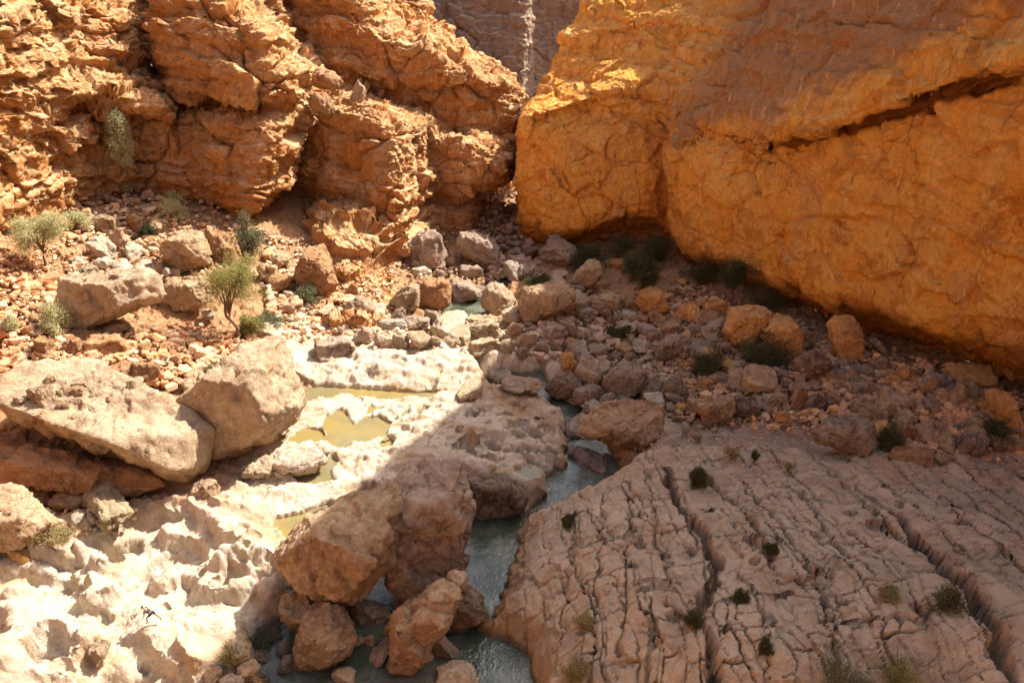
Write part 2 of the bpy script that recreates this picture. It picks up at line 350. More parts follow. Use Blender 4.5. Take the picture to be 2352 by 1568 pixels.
# joints cut across the big slab (polylines in the picture, world grooves)
def groove(pix, z, wd, dep):
    P = [tuple(float(q) for q in Wz(a, b_, z)) for a, b_ in pix]
    x0, x1 = min(p[0] for p in P)-2, max(p[0] for p in P)+2; y0, y1 = min(p[1] for p in P)-2, max(p[1] for p in P)+2
    j0, j1 = np.searchsorted(Yr, y0), np.searchsorted(Yr, y1); X = TX[j0:j1]; Y = TY[j0:j1]
    sel = (X > x0) & (X < x1); xs = X[sel]; ys = Y[sel]
    wx = xs+.35*noise2(xs*.8, ys*.8)+.12*noise2(xs*3, ys*3); wy = ys+.35*noise2(xs*.8+9, ys*.8)
    d2 = np.full(xs.shape, 1e9)
    for (ax, ay), (bx, by) in zip(P[:-1], P[1:]):
        ex, ey = bx-ax, by-ay; t = np.clip(((wx-ax)*ex+(wy-ay)*ey)/(ex*ex+ey*ey), 0, 1)
        d2 = np.minimum(d2, (wx-ax-t*ex)**2+(wy-ay-t*ey)**2)
    w_ = (1.15 if wd > .5 else .8)*wd*(.75+.5*noise2(xs*.5+3, ys*.5)); sub = TZ[j0:j1]
    sub[sel] -= (1.1 if wd > .5 else .75)*dep*(1-sst(.25, 1.0, np.sqrt(d2)/np.maximum(w_, .08)))
G = groove
for pl, w_, dp in [
  ([(2050,1215),(2110,1290),(2150,1350),(2190,1390),(2240,1470),(2300,1568)], .9, 2.4),
  ([(1530,1060),(1545,1120),(1560,1180),(1600,1240),(1640,1310),(1620,1400),(1600,1470),(1640,1568)], .55, 1.6),
  ([(1700,1100),(1740,1170),(1790,1240),(1830,1310),(1860,1370),(1900,1450),(1910,1568)], .35, .9),
  ([(1620,1090),(1680,1160),(1720,1230),(1750,1290),(1770,1350)], .4, 1.0),
  ([(1800,1110),(1850,1170),(1880,1230),(1930,1300),(1990,1370)], .42, 1.1),
  ([(1900,1080),(1960,1140),(2010,1210),(2060,1280)], .3, .8),
  ([(1960,1110),(2010,1170),(2050,1230)], .35, .8),
  ([(1440,1100),(1450,1200),(1440,1300),(1435,1400),(1420,1500)], .3, .8),
  ([(1390,1120),(1380,1220),(1375,1330),(1365,1440),(1360,1560)], .3, .8),
  ([(1320,1160),(1320,1250),(1300,1330),(1290,1420)], .25, .6),
  ([(1480,1080),(1500,1180),(1500,1260),(1530,1340)], .25, .6),
  ([(1490,1420),(1500,1500),(1490,1568)], .3, .8),
  ([(1720,1380),(1740,1480),(1760,1568)], .3, .7),
  ([(1560,1200),(1650,1190),(1760,1200),(1850,1230)], .2, .45),
  ([(1620,1260),(1740,1270),(1830,1290)], .2, .45),
  ([(1440,1260),(1540,1240),(1640,1260)], .2, .4),
  ([(1700,1160),(1800,1150),(1920,1170),(2050,1160)], .18, .4),
  ([(1250,1260),(1350,1245),(1440,1250)], .2, .45),
  ([(1240,1360),(1330,1350),(1430,1370),(1560,1380)], .25, .5),
  ([(1640,1430),(1760,1400),(1860,1420),(2000,1400)], .25, .5),
  ([(1850,1330),(1960,1320),(2080,1330)], .22, .5),
  ([(1880,1480),(1990,1470),(2120,1490)], .25, .5)]: G(pl, 6.0, w_, dp)
TZ += (1-mw)*(1-msl)*fbm2(TX/.9, TY/.9, 3)*.28
me = mesh_np('ground', np.stack([TX, TY, TZ], -1).reshape(-1, 3), grid_faces(NR, NC))
# surface type: R = pale water-worn limestone, G = grey-brown slab, B = gravel bar ; else red talus earth
grav = mask_poly([(1440,1045),(1530,985),(1600,975),(1720,990),(1850,1000),(1900,1045),(1880,1075),(1700,1050),(1530,1050)], 3.2, 1.5)
pale_bed = mask_poly([(640,760),(900,720),(980,760),(1100,700),(1300,820),(1560,820),(1560,1000),(1300,960),(1100,860),(700,860),(620,830)], 2, 3)
tint = np.stack([np.clip(mw+bil(pale_bed, gx[0], gy[0], GS, TX, TY)*.75, 0, 1), msl, bil(grav, gx[0], gy[0], GS, TX, TY)], -1).reshape(-1, 3)
color_attr(me, 'surface', tint)
def ground_mat():
    m, b, bsdf, out = new_mat('ground_rock')
    pos = b.n('ShaderNodeNewGeometry', out=0)
    at = b.n('ShaderNodeVertexColor', layer_name='surface'); sep = b.nt.nodes.new('ShaderNodeSeparateColor'); b.L.new(at, sep.inputs[0])
    Wm, Sm, Gm = sep.outputs
    wp = warp(b, pos, .6, .8)
    # white rock: scalloped
    wn = b.noise(wp, .7, 8, .6); wr = b.noise(wp, .55, 4, .5, 'RIDGED_MULTIFRACTAL')
    qn = b.m('MULTIPLY', b.noise(warp(b, pos, .9, .5), .28, 6, .58), 16.0); ter = b.m('ADD', b.m('FLOOR', qn), b.mr(b.m('FRACT', qn), .3, .62))
    sc1 = b.noise(scale3(b, wp, (1, 1.6, 1)), 1.6, 3, .5, 'RIDGED_MULTIFRACTAL')
    hw = b.m('ADD', b.m('ADD', b.m('MULTIPLY', wn, .27), b.m('MULTIPLY', b.m('SUBTRACT', ter, 8.0), .10)), b.m('ADD', b.m('ADD', facet(b, wp, (.45, .45, .45), .34, .5), facet(b, wp, (1.4, 1.4, 1.4), .15)), .28))
    # slab: pitted with joints
    jv = b.n('ShaderNodeMapping', {'Vector': warp(b, warp(b, pos, .11, 4.6, 2), .7, .9), 'Rotation': (0, 0, R(84))})
    def bricks(vec, sz, mortar):
        nd = b.nt.nodes.new('ShaderNodeTexBrick'); b.L.new(vec, nd.inputs['Vector']); nd.offset = .37; nd.squash = 1.0; nd.inputs['Scale'].default_value = 1.0
        nd.inputs['Color1'].default_value = (0, 0, 0, 1); nd.inputs['Color2'].default_value = (1, 1, 1, 1); nd.inputs['Mortar'].default_value = (.5, .5, .5, 1)
        nd.inputs['Mortar Size'].default_value = mortar; nd.inputs['Mortar Smooth'].default_value = .6; nd.inputs['Bias'].default_value = 0
        nd.inputs['Brick Width'].default_value = sz[0]; nd.inputs['Row Height'].default_value = sz[1]
        return nd.outputs['Color'], nd.outputs['Fac']
    bc, bf = bricks(jv, (4.2, 2.9), .075); bc2, bf2 = bricks(warp(b, jv, 1.1, .6), (2.1, 1.5), .06)
    mk_ = b.mr(b.noise(pos, .22, 4, .6), .42, .60); mk2 = b.mr(b.noise(pos, .33, 2, .5), .50, .60)
    sn = b.noise(wp, 1.0, 9, .68); pit = b.mr(b.vor(wp, 1.3, 'F1'), .10, .24)
    pk = b.mr(b.noise(pos, .5, 2), .52, .6)
    hs = b.m('ADD', b.m('ADD', b.m('MULTIPLY', b.m('MULTIPLY', bf, b.mr(mk_, 0, 1, .2, 1)), -.62), b.m('MULTIPLY', b.m('MULTIPLY', bf2, b.mr(mk2, 0, 1, .45, 1)), -.38)),
        b.m('ADD', b.m('MULTIPLY', bc, .10), b.m('ADD', b.m('MULTIPLY', sn, .62), b.m('ADD', b.m('MULTIPLY', b.m('MULTIPLY', b.m('SUBTRACT', pit, 1), pk), .25), facet(b, wp, (.5, .5, .5), .35)))))
    hs = b.m('ADD', hs, .12)
    # talus: rubble cells
    c1 = b.vor(wp, 1.6, 'F1'); c2 = b.vor(wp, 4.0, 'F1'); tn = b.noise(wp, .8, 7, .65)
    ht = b.m('ADD', b.m('ADD', b.m('ADD', facet(b, wp, (.5, .5, .5), .7), b.m('MULTIPLY', c1, -.34)), b.m('MULTIPLY', c2, -.16)), b.m('MULTIPLY', tn, .6))
    hg = b.m('MULTIPLY', b.vor(pos, 5.0, 'F1'), -.07)
    def mf(f, a, c): return b.n('ShaderNodeMix', {0: f, 2: a, 3: c}, data_type='FLOAT')
    h = mf(Wm, mf(Gm, mf(Sm, ht, hs), hg), hw)
    d = b.n('ShaderNodeDisplacement', {0: h, 1: .45, 2: 1.0}); b.L.new(d, out.inputs['Displacement']); micro(b, bsdf, pos, 1.6, .17, .85)
    n1 = b.mr(b.noise(wp, .25, 6, .6), .38, .62); n2 = b.mr(b.noise(pos, 1.6, 8, .7), .40, .62); n3 = b.mr(b.noise(scale3(b, wp, (.5, .3, 1)), .6, 6, .65), .5, .68)
    cw = b.mix(n1, (.62, .54, .44), (.55, .46, .35)); cw = b.mix(b.m('MULTIPLY', n2, .5), cw, (.45, .31, .19)); cw = b.mix(b.m('MULTIPLY', b.mr(b.noise(wp, .35, 4, .6), .55, .66), .7), cw, (.48, .31, .16)); 
    cs = b.mix(n1, (.54, .41, .285), (.40, .295, .20)); cs = b.mix(b.m('MULTIPLY', n2, .5), cs, (.64, .505, .365)); cs = b.mix(b.m('MULTIPLY', n3, .5), cs, (.44, .26, .15))
    spot = b.mr(b.noise(wp, .8, 3, .5), .64, .72); cs = b.mix(b.m('MULTIPLY', spot, .7), cs, (.56, .40, .29))
    ct = b.mix(n1, (.38, .215, .11), (.30, .155, .07)); ct = b.mix(b.m('MULTIPLY', n2, .5), ct, (.48, .31, .18))
    cg = b.mix(n2, (.42, .315, .25), (.32, .235, .18)); 
    # water stain on the river side of the slab: a tide mark
    z = b.n('ShaderNodeSeparateXYZ', {0: pos}, out=2)
    tide = b.m('MULTIPLY', b.mr(z, 3.6, .6), b.mr(b.noise(scale3(b, pos, (1, 1, .25)), .7, 5), .35, .6))
    cs = b.mix(b.m('MULTIPLY', tide, .75), cs, (.62, .32, .12))
    sp_ = b.mr(b.noise(pos, 3.2, 8, .76), .52, .62)
    cs = b.mix(b.m('MULTIPLY', sp_, .35), cs, (.20, .115, .07)); cw = b.mix(b.m('MULTIPLY', sp_, .18), cw, (.48, .30, .16)); ct = b.mix(b.m('MULTIPLY', sp_, .4), ct, (.25, .11, .05))
    col = b.mix(Wm, b.mix(Gm, b.mix(Sm, ct, cs), cg), cw)
    wet = b.mr(b.m('ADD', z, b.m('MULTIPLY', b.noise(pos, 1.5, 4), .5)), .95, .45); col = b.mix(b.m('MULTIPLY', wet, .75), col, (.13, .085, .05)); b.L.new(b.mr(wet, 0, 1, .93, .4), bsdf.inputs['Roughness'])
    b.L.new(col, bsdf.inputs['Base Color']); bsdf.inputs['Specular IOR Level'].default_value = .2
    return m
ground = link('ground', me, ground_mat(), kind='structure')
print('ground', time.time()-T0)

# ------------------------------------------------------------------ cliffs: lofted sheets
def loft(rows, nr, nc, lin=.35, sink=False):
    P = np.array([[(p if len(p) == 4 else None) and p[1:] or WY(*p) for p in r] for r in rows], float)
    if sink: P[0] = P[1]+[0, .6, -7]
    def cr(A, n, ax):
        A = np.moveaxis(A, ax, 0); m = A.shape[0]; t = np.linspace(0, m-1, n); i = np.minimum(t.astype(int), m-2); f = (t-i).reshape(-1, *([1]*(A.ndim-1)))
        p1, p2 = A[i], A[i+1]; p0 = A[np.maximum(i-1, 0)]; p3 = A[np.minimum(i+2, m-1)]
        c = .5*((2*p1)+(-p0+p2)*f+(2*p0-5*p1+4*p2-p3)*f*f+(-p0+3*p1-3*p2+p3)*f**3)
        return np.moveaxis(c*(1-lin)+(p1+(p2-p1)*f)*lin, 0, ax)
    return cr(cr(P, nr, 0), nc, 1)
def normals(S):
    a = np.gradient(S, axis=1); b = np.gradient(S, axis=0); n = np.cross(a, b); n /= np.linalg.norm(n, axis=-1)[..., None]+1e-9
    return n
def sheet(name, rows, nr, nc, mat, amp=1.0, seed=0, f=.09, flip=False, **kw):
    S = loft(rows, nr, nc, sink=name in ('cliff_left', 'cliff_buttress', 'cliff_terraces', 'cliff_right')); n = normals(S)
    if n[..., 1].mean() > 0: n = -n; flip = not flip
    x, y, z = S[..., 0], S[..., 1], S[..., 2]
    d = fbm3(x*f+seed, y*f, z*f*.9, 4, .5)*2.2+(1-2*np.abs(fbm3(x*f*2.2, y*f*2.2+seed, z*f*1.8, 3)))*.9
    S = S+n*(d*amp)[..., None]
    Fq = grid_faces(nr, nc)
    # faces wound so that their normals look out of the rock
    a = S.reshape(-1, 3); q = Fq[:: max(1, len(Fq)//500)]; fn = np.cross(a[q[:, 1]]-a[q[:, 0]], a[q[:, 3]]-a[q[:, 0]])
    if fn[:, 1].mean() > 0: Fq = Fq[:, ::-1]
    me = mesh_np(name, a, Fq)
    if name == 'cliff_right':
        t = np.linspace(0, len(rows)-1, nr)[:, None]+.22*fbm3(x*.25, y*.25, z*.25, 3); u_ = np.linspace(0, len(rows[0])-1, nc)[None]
        m1 = sst(4.05, 4.25, t)*(1-sst(6.55, 6.75, t))*sst(7.6, 8.0, u_)  # painted shade: dark band in the recess under the lip
        m2 = .75*sst(1.0, 1.1, t)*(1-sst(1.75, 2.05, t+.25*noise3(x*.1, y*.1, z*0)))  # painted shade: darkened undercut along the foot of the wall
        color_attr(me, 'bed_or_shade', np.repeat(np.clip(m1+m2, 0, 1).ravel()[:, None], 3, 1))
    return link(name, me, mat, kind='structure', **kw)

ORANGE = [(.62, .32, .12), (.54, .23, .065), (.72, .50, .29), (.34, .13, .04)]
def far_stain(b, pos, col):
    s = b.noise(scale3(b, warp(b, pos, .05, 8), (.35, .35, .02)), 1.0, 5, .6)
    return b.mix(b.m('MULTIPLY', b.mr(s, .5, .66), .5), col, (.42, .25, .14))
mat_far = cliff_mat('grey_cliff_rock', [(.38, .28, .22), (.32, .235, .19), (.42, .30, .22), (.26, .19, .155)], big=.5, rough=.5, strata=.25, stain=far_stain, crack=.6)
mat_left = cliff_mat('orange_cliff_rock', ORANGE, big=1.1, rough=.95, strata=1.05, fine=.8, crack=1.0, flute=.8, dusty=.55)
ww = lambda x, y, z: ('w', x, y, z)
A = [
 [(-420,900,56),(-100,760,72),(0,690,80),(80,640,86),(160,590,91),(230,540,98),(320,520,104),(412,520,107),(440,520,118)],
 [(-420,700,62),(-100,620,80),(0,590,88),(80,540,94),(160,500,100),(230,440,107),(320,430,112),(412,440,113),(440,440,124)],
 [(-420,400,66),(-100,390,82),(0,370,90),(80,360,96),(160,350,102),(230,335,109),(320,330,112),(400,330,112),(430,330,124)],
 [(-420,260,68),(-100,260,83),(0,255,91),(80,250,97),(160,250,104),(230,255,111),(320,262,112),(385,265,112),(418,265,124)],
 [(-420,220,68),(-100,220,82),(0,215,90),(80,200,96),(160,205,101),(230,215,105),(310,228,107),(366,236,109),(398,235,121)],
 [(-420,110,71),(-100,120,84),(0,120,92),(80,110,99),(160,100,107),(230,120,112),(290,130,117),(334,140,121),(348,140,132)],
 [(-420,0,74),(-100,0,87),(0,0,95),(80,0,103),(160,0,110),(230,0,116),(290,0,121),(328,0,125),(350,0,134)],
 [(-420,-200,82),(-100,-200,95),(0,-200,104),(80,-200,112),(160,-200,119),(230,-200,125),(300,-200,130),(340,-200,134),(380,-200,142)]]
sheet('cliff_left', A, 520, 480, mat_left, .75, 3)
B = [
 [(325,560,118),(400,540,110),(470,560,104),(540,580,101),(590,585,101),(610,560,106),(650,540,120),(690,520,134)],
 [(345,460,124),(405,430,114),(470,500,110),(540,515,107),(580,510,107),(604,500,112),(636,480,126),(670,450,140)],
 [(345,400,124),(400,385,113.5),(470,400,110),(540,410,108),(600,410,108),(640,400,114),(666,390,128),(690,380,142)],
 [(350,290,125),(395,290,115),(470,290,111.5),(540,290,109.5),(620,300,109),(664,300,114),(696,290,128),(715,280,142)],
 [(358,244,130),(396,244,122),(470,242,119),(540,242,117.5),(620,252,115.5),(684,252,118),(716,245,128),(728,240,142)],
 [(352,215,127),(388,214,115),(460,210,111),(540,210,109),(620,215,109),(690,210,115),(724,200,129),(740,200,142)],
 [(340,120,127),(370,110,116),(450,100,112.5),(540,90,111.5),(600,90,112),(650,110,118),(705,160,130),(745,170,144)],
 [(340,50,128),(370,55,118),(440,50,114),(510,30,114),(560,30,116),(620,60,124),(680,120,134),(760,150,146)],
 [(340,0,132),(370,0,119),(440,-10,118),(500,-10,120),(570,0,126),(620,10,134),(680,80,142),(770,130,150)],
 [(340,-140,142),(370,-140,132),(440,-140,132),(500,-120,134),(570,-100,140),(640,-60,146),(700,20,150),(780,80,154)]]
sheet('cliff_buttress', B, 440, 340, mat_left, .4, 8)
Cc = [
 [(540,640,118),(620,640,116),(700,650,112),(780,650,107),(850,680,101),(900,680,101),(950,660,112),(1010,620,122),(1050,590,124),(1110,580,128),(1170,570,138),(1210,570,160)],
 [(540,560,130),(620,560,127),(700,560,124),(780,560,119),(850,600,113),(900,600,112),(950,570,120),(1000,535,128),(1035,525,130),(1075,520,132),(1095,520,145),(1110,530,168)],
 [(560,430,129),(630,430,126),(700,430,124),(780,430,120),(860,430,116),(912,440,115),(962,455,123),(1000,465,130),(1035,455,130),(1075,445,131),(1105,445,142),(1125,445,168)],
 [(600,290,131),(650,290,129),(700,285,126),(775,265,121),(850,262,118),(905,285,118),(955,330,126),(1000,380,132),(1045,395,130),(1100,400,128),(1155,400,132),(1205,400,165)],
 [(640,190,138),(680,205,136),(720,225,132),(785,235,128),(860,235,127),(920,255,128),(975,290,132),(1010,320,134),(1050,325,131),(1100,330,131),(1160,335,135),(1205,340,165)],
 [(640,130,142),(690,140,141),(740,150,138),(810,185,138),(880,218,139),(950,245,139),(1010,275,140),(1040,292,141),(1090,300,142),(1130,305,143),(1175,320,146),(1205,330,165)],
 [(640,60,143),(700,50,142),(770,40,140),(826,80,140),(880,80,138),(950,108,138),(1010,140,139),(1050,160,140),(1100,182,141),(1140,195,142),(1180,212,147),(1200,240,165)],
 [(620,-40,145),(700,-60,144),(770,-90,142),(828,-10,143),(885,35,150),(950,70,151),(1015,108,151),(1060,135,151),(1105,160,151),(1145,180,151),(1183,202,154),(1200,235,166)],
 [(600,-140,150),(700,-140,149),(780,-140,148),(838,-100,149),(895,-10,158),(955,30,159),(1020,80,159),(1065,118,159),(1108,145,159),(1148,168,159),(1188,198,162),(1202,232,168)],
 [(600,-240,158),(700,-240,157),(780,-240,156),(850,-200,156),(905,-140,162),(972,-110,164),(979,40,170),(1066,115,171),(1110,143,171),(1150,166,171),(1190,200,173),(1202,232,178)]]
sheet('cliff_terraces', Cc, 620, 560, mat_left, .38, 21)
Dd = [
 [(600,640,130),(700,600,128),(770,520,126),(850,500,124),(900,540,124),(940,600,122)],
 [(640,560,119),(710,505,120),(785,448,121),(850,452,120),(895,500,118),(925,590,117)],
 [(650,590,112),(715,560,110),(785,520,111),(845,520,111),(885,560,111),(915,620,112)],
 [(660,630,106),(730,620,103),(790,610,103),(840,620,103),(880,640,104),(912,660,108)],
 [(650,690,99),(740,690,97),(800,700,96),(845,710,95),(885,710,97),(915,690,103)],
 [(640,770,90),(740,770,89),(800,780,88),(850,790,87),(900,770,90),(940,740,98)]]
Ss = [
 [(1050,520,160),(1100,520,162),(1140,520,164),(1180,520,168),(1230,520,172)],
 [(1050,440,168),(1100,436,170),(1140,432,173),(1175,430,178),(1230,430,184)],
 [(1060,410,170),(1105,405,172),(1150,405,176),(1178,405,182),(1230,405,188)],
 [(1080,385,173),(1115,385,175),(1160,388,179),(1183,388,186),(1230,388,192)],
 [(1090,350,178),(1125,350,180),(1165,355,183),(1186,360,190),(1230,360,198)],
 [(1090,325,186),(1125,325,188),(1165,330,190),(1186,335,198),(1230,335,204)]]
sheet('cliff_slot', Ss, 130, 110, mat_far, .5, 91)
sheet('sunlit_spur', Dd, 260, 300, mat_left, .55, 77)
Fw = [
 [(860,360,176),(1000,360,178),(1120,350,180),(1195,350,181),(1222,345,190),(1300,345,192),(1420,345,190)],
 [(860,200,182),(1000,200,184),(1120,200,186),(1200,200,186),(1225,200,196),(1300,200,198),(1420,200,196)],
 [(860,60,184),(1000,60,187),(1120,60,189),(1208,60,189),(1225,60,200),(1300,60,202),(1420,60,200)],
 [(860,-150,188),(1000,-150,190),(1120,-150,192),(1212,-150,192),(1225,-150,204),(1300,-150,206),(1420,-150,204)]]
sheet('cliff_far', Fw, 200, 220, mat_far, .6, 40)
def right_stain(b, pos, col):
    # grey-mauve desert varnish on the upper part, ochre below the groove
    xyz = b.nt.nodes.new('ShaderNodeSeparateXYZ'); b.L.new(pos, xyz.inputs[0]); x, y, z = xyz.outputs
    n = b.noise(pos, .12, 6, .65)
    # height of the groove rises towards the camera
    g = b.m('ADD', b.m('MULTIPLY', y, -.42), 68.0)
    k = b.mr(b.m('ADD', b.m('SUBTRACT', z, g), b.m('MULTIPLY', b.m('SUBTRACT', n, .5), 26)), -1, 4)
    recess_shade = b.n('ShaderNodeVertexColor', layer_name='bed_or_shade')
    k = b.m('MULTIPLY', k, b.mr(y, 128, 112))
    col = b.mix(b.m('MULTIPLY', k, .9), col, (.43, .24, .125))
    p = b.mr(b.noise(scale3(b, warp(b, pos, .1, 4), (.22, .22, .06)), 1.0, 5, .6), .54, .66)
    col = b.mix(b.m('MULTIPLY', p, .45), col, (.62, .33, .15))
    dr = b.mr(b.noise(scale3(b, warp(b, pos, .3, 1), (1.2, 1.2, .05)), 1.0, 3, .6), .62, .72)
    col = b.mix(b.m('MULTIPLY', dr, .6), col, (.34, .13, .035)); dl = b.mr(b.noise(scale3(b, warp(b, pos, .3, 1), (.9, .9, .04)), 1.3, 3, .6), .60, .70); col = b.mix(b.m('MULTIPLY', dl, .5), col, (.95, .66, .34))
    rp_ = b.mr(b.noise(warp(b, pos, .2, 2.5), .22, 7, .72), .54, .62); col = b.mix(b.m('MULTIPLY', rp_, .6), col, (.50, .16, .035))
    ck = b.m('MULTIPLY', b.m('SUBTRACT', 1, b.mr(b.vor(scale3(b, warp(b, pos, .35, 2.2), (.22, .22, .16)), 1.0), .006, .022)), b.mr(b.noise(pos, .2, 3), .50, .58)); col = b.mix(b.m('MULTIPLY', ck, .4), col, (.17, .045, .012))
    return b.mix(b.m('MULTIPLY', recess_shade, .85), col, (.20, .055, .015))  # shade of the recess and undercut mixed into the colour as dark red
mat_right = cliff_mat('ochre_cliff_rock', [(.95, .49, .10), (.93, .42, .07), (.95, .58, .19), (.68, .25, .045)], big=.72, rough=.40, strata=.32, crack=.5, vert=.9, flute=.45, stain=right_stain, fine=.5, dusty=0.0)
Rr = [
 [(1225,640,130),(1205,640,112),(1290,650,108),(1400,650,107),(1490,640,106),(1545,680,102),(1585,690,98),(1700,740,89),(1870,820,76),(2060,900,64),(2352,1020,52),(2750,1200,42),(3600,1500,30)],
 [(1225,575,150),(1200,575,130),(1290,575,128),(1400,560,129),(1490,550,129),(1545,590,125),(1575,610,116),(1700,650,107),(1870,722,94),(2060,790,83),(2352,885,69),(2750,1060,50),(3600,1400,36)],
 [(1220,500,150),(1194,508,129),(1290,530,122),(1400,500,121),(1490,480,122.5),(1535,520,125),(1570,575,110.5),(1700,605,99),(1870,655,84.5),(2060,712,73.5),(2352,800,59.5),(2750,850,48),(3600,1000,34)],
 [(1215,400,150),(1190,400,129),(1290,400,124),(1400,400,123),(1480,390,124),(1530,400,125),(1566,430,110.5),(1700,430,101),(1870,450,87),(2060,480,76),(2352,500,62),(2750,500,50),(3600,500,36)],
 [(1215,300,152),(1194,300,130),(1290,300,126),(1400,290,125),(1470,280,125),(1515,300,125),(1552,330,113.5),(1690,345,104),(1814,350,94.2),(2060,292,79.4),(2352,200,65),(2750,80,53),(3600,-100,40)],
 [(1214,296,152),(1195,296,130),(1290,285,127),(1400,262,126),(1480,255,126),(1530,275,124.6),(1560,305,115),(1690,332,105),(1812,340,95.5),(2060,280,81),(2352,186,66.8),(2750,66,56),(3600,-108,43)],
 [(1214,288,152),(1195,288,130),(1290,262,128),(1400,225,127),(1480,222,127),(1540,240,124),(1568,275,116.5),(1690,318,106),(1808,316,94.5),(2060,246,80),(2352,148,65.8),(2750,40,55),(3600,-120,44)],
 [(1212,275,152),(1196,275,130),(1290,240,127.5),(1400,205,127),(1480,200,127),(1540,220,124),(1572,260,116.5),(1690,300,105),(1803,302,92),(2060,230,76.5),(2352,130,62),(2750,10,49),(3600,-300,36)],
 [(1225,250,156),(1210,245,136),(1260,215,137),(1390,150,137),(1470,90,137),(1550,40,134),(1600,60,128),(1700,160,110),(1825,120,98),(2060,60,83),(2352,-20,68),(2750,-200,55),(3600,-600,40)],
 [(1240,220,158),(1245,205,146),(1285,140,143),(1390,90,141),(1470,40,140),(1560,-10,139),(1640,-30,134),(1720,0,117),(1840,-60,104),(2060,-150,90),(2352,-250,75),(2750,-500,62),(3600,-1200,45)],
 [(1290,170,166),(1290,140,156),(1296,95,150),(1400,0,147),(1480,-40,146),(1560,-80,146),ww(34,128,45),ww(40,116,56),ww(45,106,69),ww(52,95,96),ww(58,84,108),ww(66,70,106),ww(74,40,110)],
 [(1320,80,175),(1332,30,165),(1340,0,160),(1420,-60,158),(1500,-100,158),(1600,-120,158),ww(44,140,50),ww(52,130,62),ww(60,122,74),ww(70,112,88),ww(80,100,98),ww(90,86,106),ww(96,40,110)]]
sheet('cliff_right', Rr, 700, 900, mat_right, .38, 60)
# unseen canyon wall added behind the viewpoint: closes low sky, throws warm light back
Bw = [[ww(x, y, z) for x, y in ((-66+k*2,84),(-84+k*-4,60),(-88+k*-6,25),(-84+k*-6,-15),(-62+k*-5,-52-k*5),(-20,-78-k*7),(30,-84-k*7),(72+k*4,-60-k*4),(92+k*6,-20),(88+k*5,20),(78+k*4,40))] for k, z in ((0,-6),(0,6),(.6,26),(1.2,50),(1.8,78),(3.5,92))]
Bs = loft(Bw, 110, 300); Bs = Bs+(fbm3(Bs[..., 0]*.06, Bs[..., 1]*.06, Bs[..., 2]*.06, 3)*4)[..., None]*np.array([.7, .7, 0])
link('added_canyon_wall', mesh_np('added_canyon_wall', Bs.reshape(-1, 3), grid_faces(110, 300)), mat_left, kind='structure')
print('cliffs', time.time()-T0)
# ------------------------------------------------------------------ water
def water_mat(name, base, ripple, rough, scale):
    m, b, bsdf, out = new_mat(name, False)
    pos = b.n('ShaderNodeNewGeometry', out=0)
    n = b.m('ADD', b.noise(scale3(b, pos, (1, .8, 1)), scale, 3, .6, dist=.6), b.m('MULTIPLY', b.noise(pos, scale*3.2, 2, .5), .35))
    big = b.noise(pos, .25, 3, .5)
    h = b.m('MULTIPLY', n, b.mr(big, .3, .6, .35, 1.0))
    bp = b.n('ShaderNodeBump', {'Height': h, 'Strength': ripple, 'Distance': .12}); b.L.new(bp, bsdf.inputs['Normal'])
    c = b.mix(b.mr(b.noise(pos, .22, 4, .6), .4, .62), base[0], base[1]); b.L.new(c, bsdf.inputs['Base Color'])
    bsdf.inputs['Roughness'].default_value = rough; bsdf.inputs['IOR'].default_value = 1.5
    bsdf.inputs['Specular IOR Level'].default_value = .8
    return m
def flat(name, poly, z, mat, **kw):
    from mathutils.geometry import tessellate_polygon
    vs = [Vector((x, y, 0)) for x, y in poly]; tr = tessellate_polygon([vs])
    me = bpy.data.meshes.new(name); me.from_pydata([(x, y, z) for x, y in poly], [], [tuple(t) for t in tr]); me.update()
    if len(me.polygons) and me.polygons[0].normal.z < 0: me.flip_normals()
    return link(name, me, mat, kind='structure', **kw)
wm = water_mat('river_water', [(.05, .065, .045), (.15, .165, .125)], 1.0, .04, 2.0)
flat('river', [(-26, 20), (38, 20), (38, 45), (34, 84), (16, 84), (-4, 84), (-4, 60), (-24, 56)], 0.0, wm)
flat('river', pp([(985,690),(1180,625),(1190,760),(985,770)], 0), .02, wm)
wl = water_mat('shallow_stream_water', [(.30, .27, .17), (.22, .20, .12)], .35, .1, 1.5)
flat('stream', pp([(955,755),(1025,760),(1025,812),(955,812)], .6), .62, wl)
pm = water_mat('pool_water', [(.27, .21, .075), (.20, .175, .09)], .08, .12, .8)
for k, (pl, z) in POOLS.items():
    P = np.array(pp(pl, z+.1)); x0, y0 = P.min(0)-1.5; x1, y1 = P.max(0)+1.5; q = .25
    xs, ys = np.meshgrid(np.arange(x0, x1, q), np.arange(y0, y1, q)); d = sdist([tuple(t) for t in P], xs, ys)
    Fq = grid_faces(*xs.shape); keep = (d.ravel()[Fq] > (-.9 if k in 'ABCD' else -.5)).all(1); Fq = Fq[keep]
    ids, inv = np.unique(Fq, return_inverse=True); V = np.stack([xs.ravel()[ids], ys.ravel()[ids], np.full(len(ids), z)], -1)
    link('pool', mesh_np('pool', V, inv.reshape(Fq.shape)), pm, kind='structure')

